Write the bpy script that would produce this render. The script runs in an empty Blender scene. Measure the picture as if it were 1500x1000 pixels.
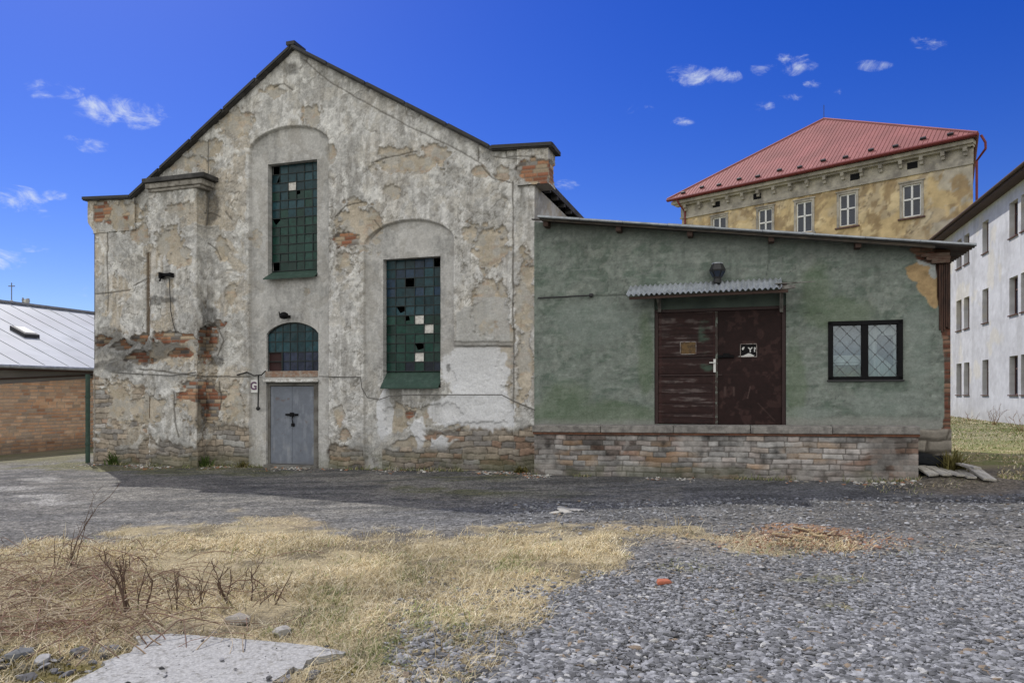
import bpy, math, random
import numpy as np
from mathutils import Vector, Matrix, Euler

random.seed(7)
RNG = np.random.default_rng(11)
C = bpy.context.scene.collection
SC = bpy.context.scene
PI = math.pi

# ------------------------------------------------------------------ noise
def _h(ix, iy, seed):
    h = (ix.astype(np.int64) * 374761393 + iy.astype(np.int64) * 668265263 + seed * 1013904223) & 0xffffffff
    h = ((h ^ (h >> 13)) * 1274126177) & 0xffffffff
    return (h ^ (h >> 16)) / 4294967296.0

def vn(x, y, seed=0):
    x = np.asarray(x, float); y = np.asarray(y, float)
    ix = np.floor(x); iy = np.floor(y)
    fx = x - ix; fy = y - iy
    fx = fx * fx * (3 - 2 * fx); fy = fy * fy * (3 - 2 * fy)
    a = _h(ix, iy, seed); b = _h(ix + 1, iy, seed); c = _h(ix, iy + 1, seed); d = _h(ix + 1, iy + 1, seed)
    return a + (b - a) * fx + (c - a) * fy + (a - b - c + d) * fx * fy

def fbm(x, y, o=4, seed=0):
    s = 0; a = .5; t = 0
    for k in range(o):
        s = s + a * vn(x * 2 ** k + 17.3 * k, y * 2 ** k - 9.1 * k, seed + k * 7)
        t += a; a *= .55
    return s / t

def sst(a, b, x):
    t = np.clip((x - a) / (b - a), 0, 1)
    return t * t * (3 - 2 * t)

def mixc(c, c2, m):
    c2 = np.asarray(c2, float)
    return c + (c2 - c) * np.asarray(m)[..., None]

def masonry(S, Z, h, w, seed, irr=.02, var=.35):
    """coursed bricks or rubble: a random number per unit and the distance to its joint in metres"""
    S = S + irr * 2 * (fbm(S * 3, Z * 3, 3, seed) - .5)
    Z = Z + irr * 2 * (fbm(S * 2.2, Z * 2.2, 3, seed + 5) - .5) + irr * (vn(Z * 0 + 3, Z * 3.1, seed + 3) - .5)
    r = np.floor(Z / h); fz = Z / h - r
    u = S / w + _h(r, r * 0, seed + 1) * 7.3 + .5 * (r % 2)
    k = np.floor(u)
    j = lambda q: var * (_h(q, r, seed + 2) - .5)
    k = np.where(u < k + j(k), k - 1, k); k = np.where(u >= k + 1 + j(k + 1), k + 1, k)
    l = k + j(k); rr = k + 1 + j(k + 1)
    dist = np.minimum(np.minimum(u - l, rr - u) * w, np.minimum(fz, 1 - fz) * h)
    return _h(k, r, seed + 4), _h(k, r, seed + 9), dist

def blobs(px, py, lst):
    m = np.full(np.shape(px), -3.0)
    for cx, cy, rx, ry in lst:
        m = np.maximum(m, 1 - np.sqrt(((px - cx) / rx) ** 2 + ((py - cy) / ry) ** 2))
    return m

def polydist(px, py, pts):
    d = np.full(np.shape(px), 1e9)
    for (x0, y0), (x1, y1) in zip(pts[:-1], pts[1:]):
        vx, vy = x1 - x0, y1 - y0
        t = np.clip(((px - x0) * vx + (py - y0) * vy) / (vx * vx + vy * vy + 1e-9), 0, 1)
        d = np.minimum(d, np.hypot(px - x0 - t * vx, py - y0 - t * vy))
    return d

def inpoly(px, py, pts):
    ins = np.zeros(np.shape(px), bool)
    n = len(pts)
    for i in range(n):
        x0, y0 = pts[i]; x1, y1 = pts[(i + 1) % n]
        if y0 == y1: continue
        c = ((py < y0) != (py < y1)) & (px < (x1 - x0) * (py - y0) / (y1 - y0) + x0)
        ins ^= c
    return ins

# ------------------------------------------------------------------ survey of the place: camera station and wall planes
FP = 1083.0; CX = 750.0; HY = 578.0; EYE = 1.6

def project(X, Y, Z):
    Yc = np.maximum(Y, .3)
    return CX + FP * X / Yc, HY - FP * (Z - EYE) / Yc

class Plane:
    def __init__(s, x, y, deg):
        s.p = np.array([x, y, 0.0]); s.rot = math.radians(deg)
        s.ax = np.array([math.cos(s.rot), math.sin(s.rot), 0.0])
        s.n = np.array([math.sin(s.rot), -math.cos(s.rot), 0.0])      # faces out of the wall
    def pix(s, px, py, o=0.0):
        r = np.array([(px - CX) / FP, 1.0, (HY - py) / FP])
        t = (o + s.p.dot(s.n)) / r.dot(s.n)
        q = r * t + np.array([0, 0, EYE])
        return float((q - s.p).dot(s.ax)), float(q[2])
    def s(s_, px, o=0.0): return s_.pix(px, HY, o)[0]
    def z(s_, px, py, o=0.0): return s_.pix(px, py, o)[1]
    def world(s_, s, o, z):
        q = s_.p + s_.ax * s + s_.n * o
        return (float(q[0]), float(q[1]), float(z))
    def wxy(s_, S, O):
        return s_.p[0] + s_.ax[0] * S + s_.n[0] * O, s_.p[1] + s_.ax[1] * S + s_.n[1] * O
    def proj(s_, S, O, Z):
        X, Y = s_.wxy(S, O)
        return project(X, Y, Z)

HALL = Plane(.463, 15.2, -17.91)
YEL = Plane(23.7, 38.0, -44.5)
WHI = Plane(21.5, 31.0, -107.2)
SHED = Plane(-15.6, 22.5, 72.09)

def gz(X, Y):
    """height of the ground: it climbs gently towards the white building"""
    X = np.asarray(X, float)
    return .0148 * np.clip(X, -40, 40)

# ------------------------------------------------------------------ mesh and object helpers
def mesh_np(name, V, F, cols=None, extra=None, smooth=False):
    me = bpy.data.meshes.new(name)
    V = np.ascontiguousarray(V, np.float32); F = np.ascontiguousarray(F, np.int32)
    k = F.shape[1]; m = len(F)
    me.vertices.add(len(V)); me.vertices.foreach_set('co', V.ravel())
    me.loops.add(m * k); me.loops.foreach_set('vertex_index', F.ravel())
    me.polygons.add(m); me.polygons.foreach_set('loop_start', np.arange(0, m * k, k, dtype=np.int32))
    me.polygons.foreach_set('use_smooth', np.full(m, smooth, bool))
    me.update(calc_edges=True)
    if cols is not None:
        a = me.attributes.new('Col', 'FLOAT_COLOR', 'POINT')
        c = np.ones((len(V), 4), np.float32); c[:, :3] = cols
        a.data.foreach_set('color', c.ravel())
    for nm, arr in (extra or {}).items():
        a = me.attributes.new(nm, 'FLOAT', 'POINT'); a.data.foreach_set('value', np.asarray(arr, np.float32))
    return me

class MB:
    """collects boxes, prisms, tubes; build() links them as ONE mesh object"""
    def __init__(s): s.v = []; s.f = []; s.c = []; s.cur = (1, 1, 1)
    def add(s, vs, fs):
        b = len(s.v); s.v += [tuple(v) for v in vs]; s.f += [tuple(i + b for i in f) for f in fs]
        s.c += [s.cur] * len(vs); return s
    def hexa(s, p):          # 8 points: bottom loop then top loop
        return s.add(p, [(3, 2, 1, 0), (4, 5, 6, 7), (0, 1, 5, 4), (1, 2, 6, 5), (2, 3, 7, 6), (3, 0, 4, 7)])
    def box(s, x0, x1, y0, y1, z0, z1):
        return s.hexa([(x0, y0, z0), (x1, y0, z0), (x1, y1, z0), (x0, y1, z0), (x0, y0, z1), (x1, y0, z1), (x1, y1, z1), (x0, y1, z1)])
    def quad(s, a, b, c, d): return s.add([a, b, c, d], [(0, 1, 2, 3)])
    def tube(s, pts, r, n=6, cap=True):
        pts = [Vector(p) for p in pts]; m = len(pts)
        rs = r if isinstance(r, (list, tuple)) else [r] * m
        vs = []; fs = []
        up = None
        for i, p in enumerate(pts):
            t = (pts[min(i + 1, m - 1)] - pts[max(i - 1, 0)])
            if t.length < 1e-9: t = Vector((0, 0, 1))
            t.normalize()
            if up is None: up = t.orthogonal().normalized()
            up = (up - t * up.dot(t))
            up = up.normalized() if up.length > 1e-6 else t.orthogonal().normalized()
            w = t.cross(up)
            for k in range(n):
                a = 2 * PI * k / n
                vs.append(p + (up * math.cos(a) + w * math.sin(a)) * rs[i])
        for i in range(m - 1):
            for k in range(n):
                fs.append((i * n + k, i * n + (k + 1) % n, (i + 1) * n + (k + 1) % n, (i + 1) * n + k))
        if cap: fs += [tuple(range(n))[::-1], tuple(range((m - 1) * n, m * n))]
        return s.add(vs, fs)
    def lathe(s, prof, n=12, c=(0, 0, 0), ph=0.0):      # prof: (r, z) going up
        vs = []; fs = []; m = len(prof)
        for r, z in prof:
            for k in range(n):
                a = 2 * PI * k / n + ph
                vs.append((c[0] + r * math.cos(a), c[1] + r * math.sin(a), c[2] + z))
        for i in range(m - 1):
            for k in range(n):
                fs.append((i * n + k, i * n + (k + 1) % n, (i + 1) * n + (k + 1) % n, (i + 1) * n + k))
        fs += [tuple(range(n))[::-1], tuple(range((m - 1) * n, m * n))]
        return s.add(vs, fs)
    def build(s, name, mat, parent=None, off=(0, 0, 0), bevel=0, smooth=False, flip=False):
        me = bpy.data.meshes.new(name)
        me.from_pydata([(v[0] - off[0], v[1] - off[1], v[2] - off[2]) for v in s.v], [], s.f)
        a = me.attributes.new('Col', 'FLOAT_COLOR', 'POINT')
        for i, c in enumerate(s.c): a.data[i].color = (c[0], c[1], c[2], 1)
        if smooth: me.polygons.foreach_set('use_smooth', [True] * len(me.polygons))
        me.update()
        return link(name, me, mat, parent, bevel)

def link(name, me, mat, parent=None, bevel=0):
    o = bpy.data.objects.new(name, me); C.objects.link(o)
    if mat: me.materials.append(mat)
    if parent: o.parent = parent
    if bevel:
        b = o.modifiers.new('Bevel', 'BEVEL'); b.width = bevel; b.segments = 2; b.limit_method = 'ANGLE'
    return o

def tag(o, label=None, cat=None, group=None, kind=None):
    for k, v in (('label', label), ('category', cat), ('group', group), ('kind', kind)):
        if v: o[k] = v
    return o

def thing(name, label, cat, loc, rotz=0.0, group=None):
    o = bpy.data.objects.new(name, None); C.objects.link(o)
    o.location = loc; o.rotation_euler = (0, 0, rotz); o.empty_display_size = .3
    return tag(o, label, cat, group)

def on_wall(name, mb, mat, P, s, o, z, label, cat, group=None, smooth=False):
    """a one-mesh thing whose points are in wall coordinates; its origin sits at (s, o, z) on the wall"""
    ob = mb.build(name, mat, None, (s, -o, z), 0, smooth)
    ob.location = P.world(s, o, z); ob.rotation_euler = (0, 0, P.rot)
    return tag(ob, label, cat, group)

# ------------------------------------------------------------------ materials
def nodes_of(m): return m.node_tree.nodes, m.node_tree.links

def mat(name, color=None, rough=.8, metal=0.0, var=.25, vscale=8.0, bump=.15, bscale=40.0, bdist=.01, attr=False, spec=.4,
        stretch=(1, 1, 1), color2=None, coat=0.0, c2thr=(.45, .6), c2scale=3.0):
    m = bpy.data.materials.new(name); m.use_nodes = True
    N, L = nodes_of(m); b = N['Principled BSDF']
    b.inputs['Roughness'].default_value = rough; b.inputs['Metallic'].default_value = metal
    b.inputs['Specular IOR Level'].default_value = spec
    if coat: b.inputs['Coat Weight'].default_value = coat
    tc = N.new('ShaderNodeTexCoord'); mp = N.new('ShaderNodeMapping'); mp.inputs['Scale'].default_value = stretch
    L.new(tc.outputs['Object'], mp.inputs[0])
    n1 = N.new('ShaderNodeTexNoise'); n1.inputs['Scale'].default_value = vscale; n1.inputs['Detail'].default_value = 6
    n1.inputs['Roughness'].default_value = .65
    L.new(mp.outputs[0], n1.inputs['Vector'])
    mr = N.new('ShaderNodeMapRange'); mr.inputs['From Min'].default_value = .3; mr.inputs['From Max'].default_value = .7
    mr.inputs['To Min'].default_value = 1 - var; mr.inputs['To Max'].default_value = 1 + var
    L.new(n1.outputs[0], mr.inputs[0])
    mx = N.new('ShaderNodeMix'); mx.data_type = 'RGBA'; mx.blend_type = 'MULTIPLY'; mx.inputs[0].default_value = 1
    if attr:
        at = N.new('ShaderNodeAttribute'); at.attribute_name = 'Col'; src = at.outputs['Color']
        L.new(src, mx.inputs[6])
    elif color2:
        n3 = N.new('ShaderNodeTexNoise'); n3.inputs['Scale'].default_value = c2scale; n3.inputs['Detail'].default_value = 8
        n3.inputs['Roughness'].default_value = .7
        L.new(mp.outputs[0], n3.inputs['Vector'])
        r3 = N.new('ShaderNodeMapRange'); r3.inputs['From Min'].default_value = c2thr[0]; r3.inputs['From Max'].default_value = c2thr[1]
        L.new(n3.outputs[0], r3.inputs[0])
        m3 = N.new('ShaderNodeMix'); m3.data_type = 'RGBA'
        m3.inputs[6].default_value = (*color, 1); m3.inputs[7].default_value = (*color2, 1)
        L.new(r3.outputs[0], m3.inputs[0]); L.new(m3.outputs[2], mx.inputs[6])
    else:
        mx.inputs[6].default_value = (*color, 1)
    L.new(mr.outputs[0], mx.inputs[7]); L.new(mx.outputs[2], b.inputs['Base Color'])
    if bump:
        n2 = N.new('ShaderNodeTexNoise'); n2.inputs['Scale'].default_value = bscale; n2.inputs['Detail'].default_value = 5
        L.new(mp.outputs[0], n2.inputs['Vector'])
        bp = N.new('ShaderNodeBump'); bp.inputs['Strength'].default_value = bump; bp.inputs['Distance'].default_value = bdist
        L.new(n2.outputs[0], bp.inputs['Height']); L.new(bp.outputs[0], b.inputs['Normal'])
    return m

M = dict(
    wall=mat('weathered_wall', attr=True, rough=.92, var=.16, vscale=26, bump=.5, bscale=60, bdist=.012, spec=.2),
    farwall=mat('far_wall', attr=True, rough=.92, var=.10, vscale=3, bump=.2, bscale=20, bdist=.02, spec=.2),
    tar=mat('tar_sheet', (.035, .034, .033), .75, color2=(.075, .072, .07), vscale=5),
    darkmetal=mat('dark_metal', (.03, .03, .032), .55, .0, vscale=12),
    black=mat('black_paint', (.006, .006, .007), .7, spec=.15, vscale=20, bump=.05),
    muntin=mat('window_bar', (.016, .024, .024), .6, vscale=20),
    greenpaint=mat('green_paint', (.032, .066, .050), .7, color2=(.075, .115, .098), vscale=9, c2scale=7, c2thr=(.52, .72), bump=.2),
    glass=mat('wired_glass', attr=True, rough=.3, var=.4, vscale=14, bump=.2, bscale=25, bdist=.01, spec=.28),
    doorgrey=mat('door_grey', attr=True, rough=.5, var=.12, vscale=10, bump=.08, bscale=12, bdist=.01),
    framegrey=mat('frame_grey', (.20, .195, .18), .85, color2=(.10, .09, .08), vscale=10, c2scale=5),
    maroon=mat('maroon_paint', attr=True, rough=.6, var=.25, vscale=12, bump=.2, bscale=30, bdist=.008, spec=.2),
    maroonframe=mat('maroon_frame', (.032, .014, .013), .55, vscale=12, bump=.1),
    zinc=mat('zinc_sheet', (.40, .43, .47), .5, .15, color2=(.30, .325, .35), vscale=6, c2scale=5, bump=.05),
    whitepaint=mat('white_paint', (.74, .74, .72), .6, var=.08, vscale=10, bump=.05),
    ink=mat('violet_ink', (.13, .07, .13), .8, var=.1),
    whitemark=mat('white_mark', (.62, .62, .60), .8, var=.15),
    ochrepane=mat('ochre_panel', (.13, .075, .025), .6, color2=(.05, .03, .015), vscale=14, c2scale=9),
    plank=mat('weathered_plank', (.46, .44, .40), .9, color2=(.30, .28, .25), vscale=6, c2scale=4, stretch=(1, 6, 6), bump=.4, bscale=20),
    slab=mat('dock_slab', (.27, .255, .235), .9, color2=(.16, .15, .14), vscale=9, c2scale=5, bump=.3),
    rust=mat('rust', (.16, .07, .04), .8, color2=(.07, .035, .025), vscale=14),
    cable=mat('cable_black', (.02, .02, .02), .6, bump=0),
    cablegrey=mat('cable_grey', (.13, .125, .115), .7, bump=0),
    roofgrey=mat('roof_sheet_grey', (.34, .365, .40), .6, .1, color2=(.285, .30, .33), vscale=1.2, c2scale=.6, bump=.05, bscale=6),
    redroof=mat('red_roof', (.29, .105, .10), .7, color2=(.21, .078, .072), vscale=1.4, c2scale=.7, bump=.05, bscale=4),
    redtrim=mat('red_trim', (.16, .025, .025), .5, vscale=3, bump=.05),
    cornice=mat('cornice_stone', (.42, .39, .33), .9, color2=(.25, .23, .20), vscale=1.5, c2scale=.9, bump=.3, bscale=8),
    darkpane=mat('dark_pane', (.02, .028, .045), .12, var=.4, vscale=1.2, bump=.03, bscale=2, spec=.5),
    whiteframe=mat('white_frame', (.72, .72, .70), .6, var=.06, bump=0),
    brownsill=mat('brown_sill', (.10, .05, .04), .6, bump=0),
    soffit=mat('brown_soffit', (.055, .03, .022), .7, vscale=2),
    concrete=mat('concrete', (.33, .33, .325), .9, color2=(.17, .165, .15), vscale=60, c2scale=14, var=.4, c2thr=(.52, .66), bump=.6, bscale=45, bdist=.012),
    stone=mat('stone', attr=True, rough=.85, var=.25, vscale=25, bump=.3, bscale=60, bdist=.004, spec=.3),
    blade=mat('grass_blade', attr=True, rough=.8, var=0, bump=0, spec=.15),
    twig=mat('twig', attr=True, rough=.85, var=.2, vscale=20, bump=0, spec=.2),
    brickbit=mat('brick_fragment', (.42, .13, .07), .9, color2=(.30, .10, .06), vscale=20, c2scale=12, bump=.4),
)
SKY = dict(air=1.0, dust=.3, ozone=2.5, hue=.5255, sat=1.45, val=1.08, tint=(.70, .80, 1.06), fill_cloud=12.5, wisp=9.0, str=.1, sun=3.6, exp=0.0)
# ------------------------------------------------------------------ wall panels with real openings and real relief
def linegrid(a, b, step, snaps=()):
    n = max(2, int(round((b - a) / step)) + 1)
    g = np.linspace(a, b, n)
    for q in snaps:
        if a < q < b: g[np.argmin(abs(g - q))] = q
    g[0] = a; g[-1] = b
    return g

class Patch:
    """gathers grids of quads (points in wall coordinates) with a colour per point"""
    def __init__(s): s.V = []; s.F = []; s.Cc = []; s.n = 0
    def add(s, V, F, cols):
        s.V.append(V); s.F.append(F + s.n); s.Cc.append(cols); s.n += len(V)
    def grid(s, V3, cols, keep=None):      # V3 (a,b,3)
        a, b = V3.shape[:2]
        idx = np.arange(a * b).reshape(a, b)
        F = np.stack([idx[:-1, :-1], idx[1:, :-1], idx[1:, 1:], idx[:-1, 1:]], -1).reshape(-1, 4)
        if keep is not None: F = F[keep.ravel()]
        s.add(V3.reshape(-1, 3), F, cols.reshape(-1, 3))
    def quad(s, pts, col):
        s.add(np.array(pts, float), np.array([[0, 1, 2, 3]]), np.tile(np.array(col, float), (4, 1)))
    def build(s, name, m, parent=None, off=(0, 0, 0), smooth=True):
        V = np.concatenate(s.V) - np.array(off)
        me = mesh_np(name, V, np.concatenate(s.F), np.concatenate(s.Cc), None, smooth)
        return link(name, me, m, parent)

def wall_panel(pt, P, s0, s1, z0, z1, step, fn, holes=(), o=0.0, ztop=None, reveal=.3, edge=None):
    """front sheet of a wall in the plane P pushed out by o; holes: (s0,s1,z0,z1[,depth])"""
    ss = [q for h in holes for q in h[:2]]; zz = [q for h in holes for q in h[2:4]]
    gs = linegrid(s0, s1, step, ss); gzv = linegrid(z0, z1, step, zz)
    S, Z = np.meshgrid(gs, gzv, indexing='ij')
    kp = np.ones((len(gs) - 1, len(gzv) - 1), bool)
    if ztop is not None:
        zt = ztop(S); kp &= Z[:-1, :-1] < np.minimum(zt[:-1, :-1], zt[1:, :-1]) - 1e-4
        Z = np.minimum(Z, zt)
    cs = (gs[:-1] + gs[1:]) / 2; cz = (gzv[:-1] + gzv[1:]) / 2
    for h in holes:
        kp &= ~(((cs > h[0]) & (cs < h[1]))[:, None] & ((cz > h[2]) & (cz < h[3]))[None, :])
    px, py = P.proj(S, o, Z)
    col, d = fn(S, Z, px, py)
    V = np.stack([S + (edge(S, Z, py) if edge else 0), -(o + d), Z], -1)
    pt.grid(V, col, kp)
    for h in holes:
        dep = h[4] if len(h) > 4 else reveal
        def side(S1, Z1, rev):
            px1, py1 = P.proj(S1, o, Z1); c1, d1 = fn(S1, Z1, px1, py1)
            k = 8
            t = np.linspace(0, 1, k)[None, :]
            Y = -(o + d1)[:, None] * (1 - t) + (dep - o) * t
            wob = .006 * (fbm(Y * 9, (S1 + Z1)[:, None] * 5 + 0 * Y, 3, 5) - .5)
            V3 = np.stack([S1[:, None] + 0 * Y + wob, Y, Z1[:, None] + 0 * Y + wob], -1)
            if rev: V3 = V3[:, ::-1]
            pt.grid(V3, np.repeat(c1[:, None, :], k, 1))
        zv = gzv[(gzv >= h[2] - 1e-6) & (gzv <= h[3] + 1e-6)]; sv = gs[(gs >= h[0] - 1e-6) & (gs <= h[1] + 1e-6)]
        side(np.full(len(zv), h[0]), zv, False); side(np.full(len(zv), h[1]), zv, True)
        side(sv, np.full(len(sv), h[3]), True); side(sv, np.full(len(sv), h[2]), False)

# ------------------------------------------------------------------ THE OLD HALL: colour and relief of its street wall
def hall_masonry(S, Z, px, py):
    # brick
    a, b, d = masonry(S, Z, .083, .27, 3, .012, .25)
    br = np.array([.27, .12, .075]) + 0 * a[..., None]
    br = mixc(br, (.38, .20, .115), sst(.25, .35, a)); br = mixc(br, (.44, .35, .25), sst(.45, .52, a)); br = mixc(br, (.30, .285, .265), sst(.66, .72, a)); br = mixc(br, (.17, .15, .14), sst(.88, .92, a))
    br = br * (.8 + .4 * b)[..., None]
    mort = 1 - sst(.004, .012, d)
    br = mixc(br, (.24, .21, .17), mort * .85)
    bh = .016 * sst(0, .014, d) * (.5 + .5 * b)
    # rubble
    a2, b2, d2 = masonry(S, Z, .125, .36, 31, .085, .75)
    st = np.array([.36, .315, .26]) + 0 * a[..., None]
    st = mixc(st, (.30, .28, .26), sst(.3, .4, a2)); st = mixc(st, (.43, .36, .285), sst(.55, .65, a2)); st = mixc(st, (.36, .25, .185), sst(.80, .86, a2)); st = mixc(st, (.42, .41, .39), sst(.92, .95, a2))
    st = st * (.55 + .9 * fbm(S * 11, Z * 11, 4, 77))[..., None] * (.85 + .3 * b2)[..., None]
    chip = fbm(S * 16, Z * 16, 3, 78) - .5
    m2 = 1 - sst(.002, .013, d2 + .012 * chip)
    st = mixc(st, (.11, .095, .075), m2 * .85)
    sh = .020 * sst(0, .016, d2 + .010 * chip) + .022 * b2 + .012 * chip
    return br, bh, st, sh

STONE_X = [100, 135, 212, 216, 255, 288, 300, 364, 366, 480, 481, 532, 533, 556, 557, 640, 783, 830]
STONE_Y = [545, 552, 566, 640, 648, 660, 628, 622, 900, 900, 655, 655, 900, 900, 648, 634, 628, 626]
BRICKS = [(505, 350, 26, 16), (148, 312, 12, 22), (182, 318, 8, 10), (254, 496, 44, 9), (205, 496, 13, 9), (151, 499, 14, 12), (178, 507, 18, 8),
          (303, 486, 14, 14), (303, 508, 18, 18), (292, 566, 30, 12), (276, 582, 26, 8), (310, 590, 16, 36), (205, 524, 24, 10), (262, 520, 24, 8), (318, 474, 14, 8), (305, 505, 14, 30),
          (783, 250, 30, 24), (797, 238, 16, 10), (768, 240, 8, 8), (505, 668, 30, 16), (595, 606, 8, 8), (215, 668, 80, 10), (812, 336, 4, 4)]
OCHRE = [(525, 335, 42, 40), (507, 382, 16, 26), (545, 318, 18, 14), (716, 362, 34, 40), (690, 340, 16, 20), (716, 452, 34, 52), (738, 500, 16, 90), (768, 440, 17, 95), (768, 540, 17, 60),
         (600, 240, 60, 16), (575, 225, 30, 12), (640, 222, 24, 16), (575, 278, 14, 14), (457, 170, 14, 20), (402, 134, 20, 9), (345, 180, 36, 24), (300, 215, 34, 16), (270, 240, 50, 14),
         (262, 305, 20, 14), (180, 315, 44, 24), (245, 352, 26, 26), (262, 375, 22, 18), (205, 345, 18, 18), (172, 330, 18, 14), (325, 365, 14, 24), (293, 588, 38, 46), (310, 590, 24, 46),
         (260, 515, 50, 26), (170, 590, 32, 40), (215, 600, 30, 30), (345, 590, 16, 40), (346, 650, 22, 14), (640, 606, 42, 20), (580, 612, 28, 24), (700, 626, 52, 14), (485, 225, 10, 18), (657, 555, 7, 24),
         (600, 650, 40, 12), (340, 430, 10, 20), (505, 638, 14, 10), (498, 610, 8, 18), (447, 428, 6, 8), (735, 255, 16, 16), (704, 250, 12, 10), (375, 350, 10, 20), (520, 300, 20, 10)]
DARK = [(200, 512, 70, 22), (165, 500, 30, 24), (245, 515, 40, 14), (170, 535, 40, 12), (240, 440, 20, 8), (225, 442, 14, 10), (305, 460, 16, 14), (302, 480, 12, 60), (310, 300, 12, 46), (653, 484, 7, 9), (648, 515, 5, 8),
        (655, 540, 4, 8), (447, 82, 8, 16), (424, 100, 16, 12), (320, 528, 12, 14), (295, 600, 14, 40)]
WHITE = [(692, 545, 58, 50), (705, 590, 56, 50), (660, 600, 40, 30), (720, 610, 40, 34), (640, 650, 18, 22), (655, 670, 24, 14), (610, 635, 10, 26), (560, 605, 12, 40)]
PALE = [(640, 300, 110, 50), (600, 285, 80, 40), (530, 180, 70, 40), (590, 160, 60, 40), (430, 130, 60, 30), (700, 230, 40, 20), (700, 440, 30, 20)]
CRACKS = [[(446, 88), (470, 112), (520, 142), (600, 186), (660, 214), (705, 240)], [(705, 243), (722, 262), (751, 268)], [(157, 340), (157, 455)], [(217, 372), (217, 490)],
          [(300, 313), (310, 312), (322, 318)], [(330, 310), (340, 322), (338, 318)], [(305, 355), (316, 365), (322, 380)], [(668, 507), (746, 507)],
          [(400, 128), (416, 122), (428, 132)], [(490, 318), (505, 302), (530, 296)], [(547, 322), (556, 334), (540, 348)], [(545, 238), (575, 228), (610, 222)],
          [(140, 430), (165, 428), (190, 424)], [(196, 418), (216, 408)], [(235, 212), (262, 196), (300, 168)], [(700, 215), (700, 235)], [(740, 215), (741, 229), (782, 229)], [(722, 229), (760, 233)]]
NEAR_CRACK = [[(751, 266), (752, 600)], [(305, 470), (318, 480), (328, 500), (318, 520)], [(254, 575), (256, 620), (262, 640)], [(322, 560), (322, 600)], [(205, 540), (300, 552), (380, 552)]]

A1 = dict(x0=365.0, x1=480.5, ys=213.0, yt=185.0)
A2 = dict(x0=533.0, x1=663.5, ys=352.0, yt=322.0)

def arch_z(P, a, S):
    """the height of a segmental arch over the wall coordinate S"""
    s0, s1 = P.s(a['x0']), P.s(a['x1']); sm = (s0 + s1) / 2
    xm = (a['x0'] + a['x1']) / 2
    zs = P.z(xm, a['ys']); zt = P.z(xm, a['yt'])
    return zs + (zt - zs) * np.clip(1 - ((S - sm) / ((s1 - s0) / 2)) ** 2, 0, 1) ** .6

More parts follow.
